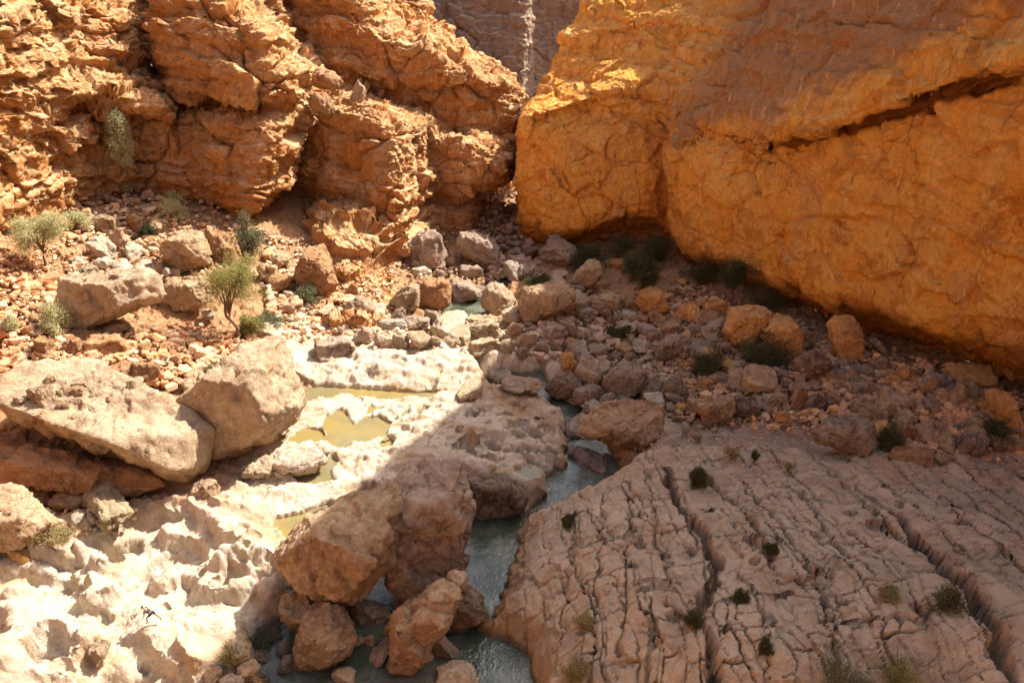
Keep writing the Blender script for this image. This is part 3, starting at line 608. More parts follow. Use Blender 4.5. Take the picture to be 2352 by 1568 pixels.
# ------------------------------------------------------------------ boulders
def ico(sub):
    bm = bmesh.new(); bmesh.ops.create_icosphere(bm, subdivisions=sub, radius=1.0)
    V = np.array([v.co[:] for v in bm.verts]); Fc = np.array([[v.index for v in f.verts] for f in bm.faces]); bm.free()
    return V/np.linalg.norm(V, axis=1)[:, None], Fc
ICO = {s: ico(s) for s in (1, 2, 3, 4, 5, 6)}
def rock_verts(seed, kind, sub):
    r = np.random.RandomState(seed); D, Fc = ICO[sub]
    if kind == 'r': n, p = 16, 9
    elif kind == 'b': n, p = 6, 45          # block
    else: n, p = 13, 60
    if kind == 'b':
        N = np.array([[1, 0, 0], [-1, 0, 0], [0, 1, 0], [0, -1, 0], [0, 0, 1], [0, 0, -1]], float)+r.normal(size=(6, 3))*.13
        N = np.vstack([N, r.normal(size=(4, 3))]); d = np.r_[r.uniform(.62, .85, 6), r.uniform(.95, 1.12, 4)]
    else:
        N = r.normal(size=(n, 3)); d = r.uniform(.58, .95, n)
        N = np.vstack([N, np.eye(3), -np.eye(3)]); d = np.r_[d, np.full(6, .9)]
    N /= np.linalg.norm(N, axis=1)[:, None]
    q = np.maximum(D@N.T, 0)/d; rad = (q**p).sum(1)**(-1/p)
    V = D*rad[:, None]
    s = seed*3.1
    V = V*(1+(.10 if kind == 'r' else .05)*fbm3(D[:, 0]*1.6+s, D[:, 1]*1.6, D[:, 2]*1.6, 4, .55)+.035*(1-2*np.abs(fbm3(D[:, 0]*4+s, D[:, 1]*4, D[:, 2]*4, 3))))[:, None]
    return V, Fc
_pc = {}
def proto(kind, i, sub):
    k = (kind, i, sub)
    if k not in _pc:
        V, Fc = rock_verts({'r': 100, 'b': 200, 'a': 300}[kind]+i, kind, sub)
        _pc[k] = (V, mesh_np('boulder', V, Fc))
    return _pc[k]
def boulder_mat():
    m, b, bsdf, out = new_mat('boulder_rock')
    tc = b.n('ShaderNodeNewGeometry', out=0); oi = b.nt.nodes.new('ShaderNodeObjectInfo')
    A = b.m; rad = A('MULTIPLY', oi.outputs['Object Index'], .01)
    off = b.n('ShaderNodeVectorMath', {0: (310.0, 170.0, 230.0), 3: oi.outputs['Random']}, operation='SCALE')
    k = A('MULTIPLY', A('POWER', rad, -.6), 1.5)
    p = b.n('ShaderNodeVectorMath', {0: b.vm('ADD', tc, off), 3: k}, operation='SCALE'); wp = warp(b, p, .9, .5)
    n = b.noise(wp, .9, 9, .66); rd = b.noise(wp, .6, 6, .55, 'RIDGED_MULTIFRACTAL')
    st = b.noise(scale3(b, wp, (.4, .4, 2.6)), 1.0, 5, .65); cr = b.mr(b.vor(warp(b, p, .5, .9), .42), 0, .03)
    vc = b.n('ShaderNodeSeparateColor', {0: b.vor(wp, .8, 'F1', 1)}, out=0)
    h = A('ADD', A('ADD', A('MULTIPLY', A('SUBTRACT', n, .5), .70), A('MULTIPLY', A('SUBTRACT', rd, .5), .22)),
          A('ADD', A('MULTIPLY', A('SUBTRACT', st, .5), .28), A('ADD', A('MULTIPLY', A('SUBTRACT', cr, 1), .22), A('MULTIPLY', A('SUBTRACT', vc, .5), .10))))
    h = A('ADD', h, A('ADD', facet(b, wp, .5, 1.5), facet(b, wp, 1.6, .5)))
    h = A('MULTIPLY', h, A('MULTIPLY', A('POWER', rad, .6), .27))
    d = b.n('ShaderNodeDisplacement', {0: h, 1: 0, 2: 1.0}, space='WORLD'); b.L.new(d, out.inputs['Displacement']); micro(b, bsdf, p, 1.6, .22)
    c = oi.outputs['Color']
    n1 = b.mr(b.noise(wp, .4, 6, .6), .38, .64); n2 = b.mr(b.noise(p, 1.5, 8, .74), .46, .60); n3 = b.mr(b.noise(wp, .3, 4, .6), .52, .68)
    dark = b.mix(1.0, c, (.72, .66, .62), 'MULTIPLY'); lite = b.mix(.45, c, (.66, .54, .43)); rust = b.mix(.5, c, (.50, .24, .09))
    n4 = b.mr(b.noise(p, 2.3, 8, .76), .53, .62)
    var_ = b.mr(b.noise(wp, .16, 5, .6), .50, .60); col = b.mix(n1, c, dark); col = b.mix(A('MULTIPLY', var_, .5), col, b.mix(1.0, c, (.50, .42, .38), 'MULTIPLY')); col = b.mix(A('MULTIPLY', n4, .55), col, b.mix(1.0, c, (.42, .34, .30), 'MULTIPLY')); col = b.mix(A('MULTIPLY', n2, .5), col, lite); col = b.mix(A('MULTIPLY', n3, .45), col, rust)
    b.L.new(col, bsdf.inputs['Base Color']); bsdf.inputs['Roughness'].default_value = .93; bsdf.inputs['Specular IOR Level'].default_value = .15
    return m
BM = boulder_mat()
COL = {'g': ((.40, .31, .24), 'grey-brown'), 't': ((.53, .37, .225), 'tan'), 'o': ((.76, .42, .15), 'orange'), 'r': ((.47, .26, .125), 'rust-red'),
       'w': ((.62, .53, .41), 'pale'), 'd': ((.24, .175, .13), 'dark brown'), 'c': ((.54, .415, .28), 'cream-tan')}
ALL = []
def roty(a): c, s = math.cos(a), math.sin(a); return np.array([[c, 0, s], [0, 1, 0], [-s, 0, c]])
def rotz(a): c, s = math.cos(a), math.sin(a); return np.array([[c, -s, 0], [s, c, 0], [0, 0, 1]])
def put(x0, y0, x1, y1, col, kind, name='boulder', roll=0, deep=.85, Y=None, asp=None, emb=.35, sub=None, pid=None, rnd=random):
    W_, H_ = x1-x0, y1-y0
    if sub is None: sub = 6 if W_ > 170 else 5 if W_ > 60 else 4 if W_ > 18 else 3
    i = rnd.randrange(9 if kind != 'b' else 6) if pid is None else pid
    V, me = proto(kind, i, sub); yaw = rnd.uniform(-.6, .6) if kind == 'b' else rnd.uniform(0, 6.28)
    M = rotz(yaw)
    cx, cy = (x0+x1)/2, (y0+y1)/2
    g = np.array(WY(cx, y1, Y)) if Y is not None else hit(cx, y1-.12*H_)
    if Y is None and g[2] < -.3: g = np.array([*[float(q) for q in Wz(cx, y1-.12*H_, -.3)], -.3])
    dist = proj(g)[2]; mpp = dist/F
    sx = W_*mpp/1.7; sz = sx*min(1.2, H_/W_) ; c = np.array([g[0], g[1]+sx*.4, g[2]+sz*.4]); ra = R(roll)
    # base shape: local scale (a, b, c) then roll about the view axis, so a slab can lean
    k = asp or 1.0; a_, c_ = sx, sz
    Vs = V[::max(1, len(V)//600)]
    for it in range(8):
        P = (Vs*np.array([a_, sx*deep, c_]))@M.T@roty(ra).T + c
        px, py, _ = proj(P); w, h = np.ptp(px), np.ptp(py)
        if asp:
            s_ = math.sqrt((W_/w)*(H_/h)); a_ *= s_; c_ = a_*asp; sx = a_
        else:
            f = W_/w; a_ *= f; sx = a_; c_ = float(np.clip(c_*np.clip(H_/h, .5, 2), .33*a_, 1.5*a_))
        if h > H_*1.08 and not asp: deep *= .94
        ex = cx-(px.max()+px.min())/2; ey = cy-(py.max()+py.min())/2
        c[0] += ex*mpp
        if Y is None:
            c[1] -= np.clip(ey*mpp/.55, -3, 3); gz = max(float(Hs(c[0], c[1])), -.3); c[2] = gz+max(c_, .0)*(1-2*emb*.5)*.75
            if asp: c[2] = gz+np.ptp(P[:, 2])*.5*(1-emb)
        else: c[2] -= ey*mpp/.9
    o = bpy.data.objects.new(name, me); C.objects.link(o)
    if not me.materials: me.materials.append(BM)
    rot = Matrix(roty(ra).tolist())@Matrix(M.tolist())
    o.matrix_world = Matrix.Translation(c)@rot.to_4x4()@Matrix.Diagonal((a_, sx*deep, c_, 1))
    o.pass_index = max(8, int(100*(a_*sx*deep*c_)**(1/3)))
    b_ = COL[col][0]; j = rnd.uniform(.86, 1.12); o.color = (min(1, b_[0]*j*rnd.uniform(.96, 1.04)), b_[1]*j, b_[2]*j*rnd.uniform(.92, 1.08), 1)
    ALL.append(dict(o=o, x=cx, y=cy, w=W_, h=H_, col=COL[col][1], kind=kind, c=c, r=a_))
    return o
def put_poly(poly, col, name='boulder', deep=.75, up=.75, ridge=.1, rx=0.0, soft=70, emb=.15, drop=0.0, Y=None, z0=None, seed=0, amp=.06, tone=1.0):
    """a solid whose outline follows a traced outline, with its own depth, faces and thickness"""
    P = np.array(poly, float); r = np.random.RandomState(seed+int(P[0, 0])+1000)
    x0, y0 = P.min(0); x1, y1 = P.max(0); cx, cy = P.mean(0)
    g = np.array(WY(cx, y1, Y)) if Y is not None else hit(cx, min(y1-.06*(y1-y0), 1600))
    if g[2] < -.1: z0 = -.15 if z0 is None else z0
    if z0 is not None: g = np.array([*[float(q) for q in Wz(cx, y1, z0)], z0])
    dist = proj(g)[2]; mpp = dist/F
    Q = (P-[cx, cy])*[mpp, -mpp]; n = len(Q); area = .5*np.sum(Q[:, 0]*np.roll(Q[:, 1], -1)-np.roll(Q[:, 0], -1)*Q[:, 1])
    if area < 0: Q = Q[::-1]
    hull = []                                    # convex outline
    S_ = sorted(map(tuple, Q))
    def half(S_):
        h = []
        for p in S_:
            while len(h) > 1 and (h[-1][0]-h[-2][0])*(p[1]-h[-2][1])-(h[-1][1]-h[-2][1])*(p[0]-h[-2][0]) <= 0: h.pop()
            h.append(p)
        return h
    a = half(S_); b2 = half(S_[::-1]); hull = np.array(a[:-1]+b2[:-1]); m_ = len(hull)
    Dp = deep*min(np.ptp(Q[:, 0]), np.ptp(Q[:, 1]))*.5*1.15; N, D_ = [], []
    for i in range(m_):
        e = hull[(i+1) % m_]-hull[i]; nn = np.array([e[1], -e[0]])/(np.linalg.norm(e)+1e-9); d = nn@hull[i]
        for ty in (-r.uniform(.15, .5), r.uniform(.1, .4)):
            v_ = np.array([nn[0], ty, nn[1]]); L = np.linalg.norm(v_); N.append(v_/L); D_.append(d/L)
    def pl(v_, pt): v_ = np.array(v_, float); v_ /= np.linalg.norm(v_); N.append(v_); D_.append(max(.05, v_@np.array(pt)))
    zr = np.ptp(Q[:, 1])*ridge
    pl((rx, -1, up), (0, -Dp, zr)); pl((rx-.1, -1, -.45), (0, -Dp, zr)); pl((.5+rx, -1, .1), (np.ptp(Q[:, 0])*.12, -Dp, 0)); pl((-.6, -1, .25), (-np.ptp(Q[:, 0])*.2, -Dp, 0))
    pl((0, 1, 0), (0, Dp, 0)); pl((.4, 1, .4), (0, Dp, 0)); pl((0, -.9, 1.3), (0, -Dp*.4, np.ptp(Q[:, 1])*.33))
    N = np.array(N); D_ = np.array(D_); W_ = x1-x0; sub = 6 if W_ > 90 else 5
    U_, Fc = ICO[sub]; q = np.maximum(U_@N.T, 0)/D_; rad = (q**soft).sum(1)**(-1/soft)
    s_ = seed*2.3+cx; rm = math.sqrt(np.ptp(Q[:, 0])*np.ptp(Q[:, 1]))*.5
    V = U_*rad[:, None]*(1+amp*fbm3(U_[:, 0]*2+s_, U_[:, 1]*2, U_[:, 2]*2, 4, .55))[:, None]
    px = V[:, 0].max(); V[:, 0] *= (np.ptp(Q[:, 0]))/np.ptp(V[:, 0]); V[:, 2] *= np.ptp(Q[:, 1])/np.ptp(V[:, 2])
    V[:, 0] += (x0+x1)/2*mpp-cx*mpp-(V[:, 0].max()+V[:, 0].min())/2; V[:, 2] += -((y0+y1)/2-cy)*mpp-(V[:, 2].max()+V[:, 2].min())/2
    # view frame -> world
    u, dy, dz = ray(cx, cy); t = dist; c = np.array([u*t, dy*t, CAMZ+dz*t]); fw = np.array([0, cp, -sp]); upv = np.array([0, sp, cp])
    k = 1.0; off = fw*0.0
    Wd = V[:, :1]*np.array([1, 0, 0])+V[:, 1:2]*fw+V[:, 2:3]*upv
    me = mesh_np('boulder', Wd, Fc); me.materials.append(BM); o = bpy.data.objects.new(name, me); C.objects.link(o)
    o.location = c+off*1.0+np.array([0, 0, -drop]); o.pass_index = int(np.clip(60*rm, 8, 230))
    b_ = COL[col][0]; o.color = (b_[0]*tone, b_[1]*tone, b_[2]*tone, 1)
    ALL.append(dict(label=None, o=o, x=(x0+x1)/2, y=(y0+y1)/2, w=W_, h=y1-y0, col=COL[col][1], kind='a', c=c, r=rm)); return o
POLYS = {
 'huge tilted': ([(0,880),(60,835),(135,822),(200,835),(271,879),(372,916),(447,960),(488,990),(486,1060),(470,1085),(436,1116),(322,1072),(215,1029),(129,1007),(20,965),(-5,930)], dict(deep=1.0, up=1.6, ridge=-.16, rx=.15)),
 'long rust-shaded': ([(-60,1010),(0,1020),(90,1030),(215,1055),(330,1085),(388,1110),(330,1130),(240,1142),(100,1125),(-60,1110)], dict(deep=1.0, up=.5, ridge=.2)),
 'pyramid-shaped': ([(400,926),(445,890),(491,869),(525,838),(560,790),(600,778),(645,772),(655,815),(680,880),(692,930),(674,960),(640,1000),(560,1040),(492,1064),(468,1050),(430,985)], dict(deep=.9, up=.8, ridge=.25, rx=-.1)),
 'big orange-tan wedge': ([(-60,1125),(0,1120),(40,1135),(110,1190),(123,1205),(100,1240),(60,1258),(0,1262),(-60,1260)], dict(tone=1.05, up=1.5, ridge=.1)),
 'largest tan boulder lying': ([(1328,990),(1345,960),(1375,938),(1430,925),(1500,915),(1525,930),(1527,990),(1505,1010),(1470,1030),(1400,1020),(1345,1005)], dict(up=.9, ridge=-.1)),
 'big cracked egg': ([(675,1520),(680,1450),(700,1400),(740,1388),(780,1390),(805,1420),(812,1470),(800,1505),(750,1525),(690,1536)], dict(soft=12, up=.8, deep=.9)),
 'great perched boulder with': ([(638,1262),(655,1230),(700,1190),(750,1160),(810,1150),(893,1117),(915,1140),(919,1200),(906,1300),(860,1345),(813,1394),(760,1385),(700,1360),(655,1325),(642,1290)], dict(deep=.9, up=.7, ridge=.3, rx=-.25, soft=60, amp=.035, z0=2.2)),
 'tall craggy grey tower': ([(860,1150),(893,1111),(940,1080),(996,1062),(1056,1047),(1068,1079),(1083,1143),(1090,1215),(1073,1304),(1060,1368),(999,1378),(928,1362),(880,1330)], dict(deep=.8, up=.6, ridge=.2, rx=.2, amp=.10, z0=.8)),
 'buttress-like foot': ([(978,1376),(1053,1312),(1068,1340),(1060,1400),(1021,1450),(978,1510),(949,1539),(895,1528),(903,1451),(917,1408)], dict(deep=.8, rx=.2, ridge=.1)),
 'dark brown rock leaning': ([(1040,1350),(1064,1340),(1110,1366),(1122,1412),(1085,1440),(1030,1458),(1010,1420)], {}),
 'broad tan block in': ([(1193,700),(1205,660),(1265,648),(1290,643),(1320,665),(1334,700),(1290,722),(1240,738),(1200,742)], {}),
 'largest grey boulder blocking': ([(1050,560),(1058,535),(1085,530),(1130,545),(1152,580),(1150,622),(1110,615),(1072,590)], {}),
 'largest deep orange': ([(1658,760),(1675,705),(1740,699),(1776,715),(1770,740),(1740,770),(1712,806),(1695,780)], dict(up=.9, ridge=.2)),
 'tall orange block seamed': ([(1754,762),(1785,717),(1803,722),(1844,775),(1840,815),(1815,823),(1775,795)], {}),
 'tall pointed red': ([(675,642),(690,600),(712,570),(740,559),(760,600),(777,655),(735,684),(700,676)], dict(up=.3)),
 'long undercut ledge': ([(140,700),(150,650),(230,632),(330,618),(378,640),(384,690),(320,715),(245,745),(200,768),(152,752)], dict(up=1.8, ridge=.15, drop=-.3)),
 'square-ended block': ([(362,665),(385,642),(470,636),(482,650),(478,692),(440,712),(372,718)], dict(up=1.8, ridge=.2)),
 'big tan boulder with flat': ([(366,575),(395,540),(420,525),(460,530),(479,570),(476,605),(415,627),(385,602)], dict(up=1.4)),
 'broad grey boulder at': ([(1868,990),(1900,962),(1960,956),(2005,968),(2010,1010),(1985,1050),(1930,1036),(1880,1015)], {}),
 'dark brown egg': ([(1251,896),(1275,865),(1305,853),(1330,870),(1338,900),(1320,914),(1280,917)], dict(soft=12)),
 'big grey boulder with ragged': ([(1380,880),(1400,850),(1430,830),(1470,835),(1490,870),(1470,905),(1430,920),(1395,905)], {}),
 'pillar-like': ([(1905,740),(1918,725),(1960,722),(1975,760),(1986,820),(1940,833),(1920,800)], {}),
 'tall orange block standing': ([(1465,690),(1470,668),(1500,655),(1520,668),(1538,710),(1500,727),(1478,715)], {}),
 'square-cut': ([(1596,925),(1640,908),(1680,905),(1690,945),(1660,967),(1630,977),(1603,950)], {}),
 'tall leaning orange slab': ([(2272,905),(2290,891),(2320,905),(2336,960),(2340,1002),(2320,1002),(2285,950)], dict(rx=-.2)),
 'large cream boulder with a point': ([(2006,945),(2035,889),(2060,905),(2093,925),(2075,952),(2040,960)], {}),
 'undercut dark-faced': ([(1060,1120),(1066,1085),(1110,1092),(1160,1100),(1200,1115),(1218,1145),(1205,1178),(1150,1195),(1085,1192)], dict(up=1.2, ridge=.3)),
 'upright tan fin': ([(1309,650),(1330,615),(1355,594),(1378,598),(1385,630),(1360,662),(1325,667)], {}),
 'grey rectangular block': ([(1501,790),(1540,772),(1580,771),(1587,790),(1560,818),(1510,832),(1502,815)], {}),
 'rust-brown cube': ([(957,650),(975,636),(1020,635),(1038,655),(1034,700),(1010,713),(962,700)], {}),
}
# x0,y0,x1,y1,colour,kind,label,short name of the landmark (or None),options
B_ = [
 (0,868,488,1112,'c','b','huge tilted cream slab with loose stones lying on its top face','the huge tilted slab',dict(roll=19,asp=.30,deep=.55,emb=.1,pid=1)),
 (-90,1000,385,1140,'r','b','long rust-shaded slab wedged under the huge tilted slab',None,dict(roll=13,asp=.26,deep=.6,pid=2)),
 (398,778,692,1062,'c','a','pyramid-shaped pitted boulder between the tilted slab and the yellow pools','the pitted pyramid boulder',dict(deep=.8,pid=3)),
 (192,770,302,830,'r','b','flat-topped red-brown block above the huge tilted slab','the flat-topped red block',{}),
 (243,828,310,872,'r','b','squarish red block under the flat-topped red block',None,{}),
 (303,830,366,884,'r','a','rounded red boulder leaning beside the squarish red block',None,{}),
 (150,820,246,868,'c','b','thin cream slab lying at the top edge of the huge tilted slab',None,dict(roll=12,asp=.3)),
 (356,525,479,627,'t','a','big tan boulder with flat lit top above the undercut ledge','the big tan ledge boulder',{}),
 (212,491,274,541,'t','b','box-like tan boulder at the head of the shaded talus',None,{}),
 (249,524,297,571,'t','a','','',{}),(197,539,263,601,'w','a','long pale boulder leaning downhill in the rockfall',None,dict(roll=32,asp=.5)),
 (287,494,329,534,'r','a','','',{}),(335,505,373,541,'t','r','','',{}),
 (164,612,236,651,'w','a','smooth whitish boulder at the lip of the undercut ledge','the whitish lip boulder',{}),
 (249,596,306,633,'w','a','','',{}),(297,596,353,629,'w','a','','',{}),(157,589,201,616,'w','a','','',{}),(216,591,256,621,'w','r','','',{}),
 (283,561,331,601,'w','a','','',{}),(244,621,276,643,'w','r','','',{}),(374,612,396,638,'w','a','','',{}),(391,616,416,641,'t','b','','',{}),(354,597,381,638,'t','r','','',{}),
 (490,558,556,616,'r','b','craggy red boulder beside the dark bush',None,{}),(468,522,532,590,'r','a','','',{}),
 (590,601,639,641,'t','a','','',{}),(612,571,673,616,'t','a','lit tan boulder with a flat top above the rust one','the lit tan boulder',{}),
 (616,627,673,673,'r','r','','',{}),(675,560,776,683,'r','a','tall pointed red-brown boulder with one smooth shaded face','the tall pointed boulder',dict(deep=.7,pid=5)),
 (642,680,702,723,'t','a','tan oblong boulder lying below the tall pointed boulder',None,dict(roll=22,asp=.5)),(650,667,686,691,'w','b','','',{}),
 (589,741,656,777,'w','a','pale lozenge of rock at the foot of the acacia',None,dict(roll=18,asp=.45)),(555,609,591,641,'t','a','','',{}),
 (120,628,385,768,'c','b','long undercut ledge block overhanging a black hollow','the undercut ledge block',dict(roll=-8,asp=.5,deep=.8,emb=-.3,pid=3)),
 (352,636,482,716,'t','b','square-ended block continuing the undercut ledge',None,dict(deep=.6,emb=-.2,pid=0)),
 (22,828,97,876,'t','a','','',{}),(74,768,126,816,'r','b','','',{}),(144,775,190,813,'r','b','','',{}),(507,814,540,846,'r','b','','',{}),(467,779,504,809,'r','a','','',{}),
 (344,747,388,786,'r','b','','',{}),(232,739,306,770,'t','a','','',{}),(461,709,492,734,'w','a','','',{}),(412,861,490,902,'t','a','','',{}),
 (111,1108,238,1173,'t','a','oval tan boulder on the sand before the wedged slab','the oval tan boulder',{}),
 (191,1137,309,1190,'c','a','cream boulder with a hollow in its side beside the oval one',None,{}),
 (34,1121,117,1174,'r','b','rusty block behind the big wedge boulder',None,{}),
 (-80,1122,124,1264,'t','a','big orange-tan wedge boulder with a sunlit sloping top','the orange wedge boulder',dict(deep=.7,pid=1)),
 (208,1192,273,1231,'w','b','','',{}),(158,1174,196,1201,'w','a','','',{}),(191,1182,212,1203,'w','r','','',{}),(18,1254,77,1297,'o','b','','',{}),
 (438,1101,510,1151,'t','a','half-lit boulder in the gap between pale bedrock and slab','the half-lit gap boulder',{}),
 (192,1475,265,1515,'c','a','cream boulder sunk in a hollow of the white bedrock',None,dict(roll=-20,asp=.5)),
 (507,1470,585,1519,'c','a','cream boulder among grass at the shaded water edge',None,dict(roll=-22,asp=.55)),
 (640,1350,732,1452,'t','r','tan boulder propping the great perched boulder',None,dict(emb=0)),
 (675,1386,813,1536,'t','r','big cracked egg-shaped boulder standing in brown water','the cracked egg boulder',dict(emb=.2,pid=4)),
 (631,1465,682,1519,'g','r','','',{}),(572,1496,620,1534,'g','r','','',{}),(498,1548,562,1600,'c','r','','',{}),(466,1524,512,1584,'t','a','','',{}),
 (804,1376,900,1458,'g','a','grey boulder with a split seam under the great perched boulder',None,{}),
 (638,1118,925,1396,'t','r','great perched boulder with a smooth tan side perched over others','the great perched boulder',dict(deep=.8,emb=-.42,pid=2)),
 (850,1046,1090,1380,'g','a','tall craggy grey tower of rock rising beside the dark channel','the craggy grey tower',dict(deep=.7,emb=.1,pid=4)),
 (892,1305,1064,1540,'t','a','buttress-like foot of rock standing in the bottom pool','the buttress foot',dict(deep=.6,emb=.1,pid=6)),
 (1035,1345,1122,1452,'d','a','dark brown rock leaning at the mouth of the lower channel',None,{}),
 (880,1432,904,1466,'o','r','small orange stone in brown water beside the buttress foot',None,{}),
 (735,1340,812,1400,'d','a','dark rock in the gap under the great perched boulder',None,{}),(900,1345,975,1412,'g','a','grey rock bridging the gap between the craggy tower and the buttress foot',None,{}),(596,1430,650,1480,'d','a','','',{}),(640,1500,690,1556,'g','r','','',{}),(760,1530,820,1580,'t','r','','',{}),(545,1520,590,1565,'t','r','','',{}),
 (977,1456,1060,1534,'g','b','grey block with flat top lying in the bottom pool',None,dict(roll=-25)),
 (985,1530,1116,1612,'c','a','ribbed tan rock emerging from water at the bottom',None,dict(roll=-25,asp=.4)),
 (838,1468,908,1528,'c','a','curved fin of pale rock touching the brown water',None,dict(roll=-35,asp=.3)),
 (814,1461,839,1490,'t','r','','',{}),(838,1456,863,1494,'t','a','','',{}),
 (1308,1038,1396,1087,'g','r','rounded grey boulder alone in the rippled stream','the stream boulder',{}),(1384,1041,1418,1068,'g','a','','',{}),
 (545,1037,640,1102,'w','r','smooth white block rounded by floods beside the yellow pool','the smooth white block',{}),
 (612,1012,768,1094,'w','r','long white bulging rock overhanging the middle pool',None,dict(roll=-12,asp=.42)),
 (624,1072,674,1108,'w','a','','',{}),(1060,1072,1218,1196,'d','r','undercut dark-faced rock at the end of the pitted slab','the undercut dark rock',dict(deep=.5,emb=.3,pid=5)),
 (922,538,1028,624,'g','a','grey wedge boulder at the foot of the sunlit spur',None,{}),
 (1046,530,1154,624,'g','a','largest grey boulder blocking the canyon mouth','the canyon mouth boulder',dict(pid=2)),
 (1056,606,1107,642,'g','a','','',{}),(944,611,991,644,'w','b','','',{}),
 (956,635,1038,713,'r','b','rust-brown cube-like boulder beside the green pool','the rust cube boulder',dict(pid=2)),
 (1029,630,1104,686,'g','a','grey faceted boulder dipping into the green pool',None,{}),
 (894,657,963,716,'c','a','cream boulder with pale lit top beside the rust cube',None,dict(roll=20)),
 (1084,639,1123,663,'g','a','','',{}),(781,678,863,737,'c','r','oval cream boulder with a bright rim by dead branches','the oval cream boulder',dict(roll=15)),
 (846,695,884,731,'w','a','','',{}),(794,650,829,686,'r','r','','',{}),(896,707,933,739,'g','a','','',{}),(920,724,985,756,'g','a','','',{}),
 (975,712,1019,749,'g','b','','',{}),(993,731,1075,764,'w','r','low pale slab-like boulder at the near end of green pool','the low pale boulder',{}),(1072,721,1119,752,'c','b','','',{}),
 (1103,648,1188,726,'c','a','cream boulder with fine cracks beside the green pool',None,{}),
 (1193,642,1334,742,'t','b','broad tan block in mid canyon with an orange lower edge','the broad tan block',dict(pid=4)),(1155,702,1218,748,'c','a','','',{}),
 (1150,591,1231,648,'g','a','pointed grey boulder beyond the broad tan block',None,{}),(1199,564,1234,594,'g','r','','',{}),
 (1234,545,1340,615,'g','a','grey boulder leaning against the wall of dark bushes','the leaning grey boulder',{}),
 (1308,594,1384,665,'t','a','upright tan fin of rock before the dark bushes','the upright tan fin',dict(roll=-20,asp=1.3)),
 (1384,594,1452,617,'o','b','','',dict(roll=-4,asp=.3)),(1346,679,1399,722,'t','b','','',{}),(1324,699,1348,717,'o','r','','',{}),(1296,704,1331,732,'t','b','','',{}),
 (1465,654,1538,726,'o','b','tall orange block standing among dark shrubs','the tall orange block',{}),
 (1444,721,1488,759,'r','b','','',{}),(1489,714,1531,757,'r','a','','',{}),(1394,721,1432,752,'g','a','','',{}),(1424,709,1461,741,'w','b','','',{}),(1420,744,1461,767,'w','r','','',{}),
 (1505,727,1573,776,'t','b','tan block with a crack leaning on one edge',None,dict(roll=-20)),
 (1500,771,1587,832,'g','b','grey rectangular block with a rust end',None,dict(roll=-8)),
 (1549,692,1618,742,'o','a','faceted light orange boulder beneath the dark shrubs',None,{}),
 (1616,689,1682,747,'o','b','orange block split by one diagonal crack',None,dict(roll=-15)),
 (1658,700,1776,806,'o','b','largest deep orange block beneath the ochre wall','the largest orange block',dict(roll=8)),
 (1754,717,1844,822,'o','b','tall orange block seamed with a grid of cracks','the seamed orange block',dict(roll=28)),
 (1905,722,1986,832,'o','b','pillar-like orange block standing on the scree','the orange pillar block',dict(roll=5)),
 (1993,769,2050,824,'t','b','long thin stone leaning on the scree below the pillar block',None,dict(roll=42,asp=.3)),
 (1578,779,1642,830,'g','r','','',{}),(1615,811,1695,852,'o','r','low orange boulder half hidden in a dark bush',None,{}),(1636,849,1684,887,'g','b','','',{}),
 (1708,837,1794,903,'t','a','humped tan boulder in front of the black bush','the humped tan boulder',{}),(1680,856,1706,878,'g','r','','',{}),
 (1842,802,1910,872,'d','r','','',{}),(1896,842,1944,882,'g','b','','',{}),(1805,826,1852,864,'d','a','','',{}),
 (1596,905,1690,976,'t','b','square-cut tan boulder at the edge of the gravel bar','the square-cut boulder',{}),
 (1680,907,1742,967,'d','r','dark smooth boulder behind the gravel bar',None,{}),(1746,896,1814,952,'t','b','','',{}),(1811,889,1856,957,'r','b','narrow rusty block leaning between two boulders',None,dict(roll=22,asp=1.9)),
 (1848,899,1900,963,'d','r','','',{}),(1884,898,1947,947,'t','a','','',{}),(2006,888,2094,959,'c','a','large cream boulder with a point in the orange scree','the cream pointed boulder',{}),
 (1982,875,2025,914,'g','b','','',{}),(2110,866,2167,920,'r','r','','',{}),(2166,877,2224,951,'t','a','faceted tan boulder standing upright in the scree',None,{}),
 (2058,836,2110,882,'o','b','square orange block in the fine scree','the square orange block',{}),(2233,914,2277,947,'o','a','','',{}),
 (2262,890,2345,1004,'o','b','tall leaning orange slab beside a dark hollow','the leaning orange slab',dict(roll=32,asp=2.3)),
 (2335,930,2420,1010,'t','a','','',{}),
 (1868,956,2010,1050,'g','a','broad grey boulder at the near foot of the scree','the broad grey boulder',dict(roll=10)),
 (2050,972,2112,1040,'r','b','','',{}),(2088,972,2128,1007,'t','a','','',{}),(2040,1030,2146,1066,'r','b','long low rust block on the rim of the bedrock slab',None,{}),
 (2134,1040,2202,1064,'t','b','','',dict(asp=.28)),(2198,996,2262,1054,'d','a','','',{}),(2263,1001,2327,1044,'r','b','','',{}),(2322,1012,2362,1050,'r','a','','',{}),
 (2276,806,2372,874,'o','b','orange slab lying against the foot of the wall',None,dict(roll=-10)),(2160,840,2290,890,'o','b','','',dict(roll=-10,asp=.3)),
 (1380,828,1490,920,'g','a','big grey boulder with ragged top in the river bend','the ragged river boulder',dict(pid=7)),
 (1318,822,1396,900,'c','b','cream cracked block behind the dark egg boulder',None,{}),
 (1251,853,1338,917,'d','r','dark brown egg-shaped boulder at the water','the dark egg boulder',dict(pid=0)),
 (1287,810,1323,862,'o','a','bright orange spike of rock behind the dark egg boulder',None,dict(asp=1.7)),
 (1111,842,1184,884,'g','r','flat oval grey boulder surrounded by shallow water','the flat oval boulder',{}),
 (1148,864,1250,902,'g','r','low long grey rock in the shallow water',None,dict(asp=.32)),(1048,869,1112,904,'c','r','','',{}),
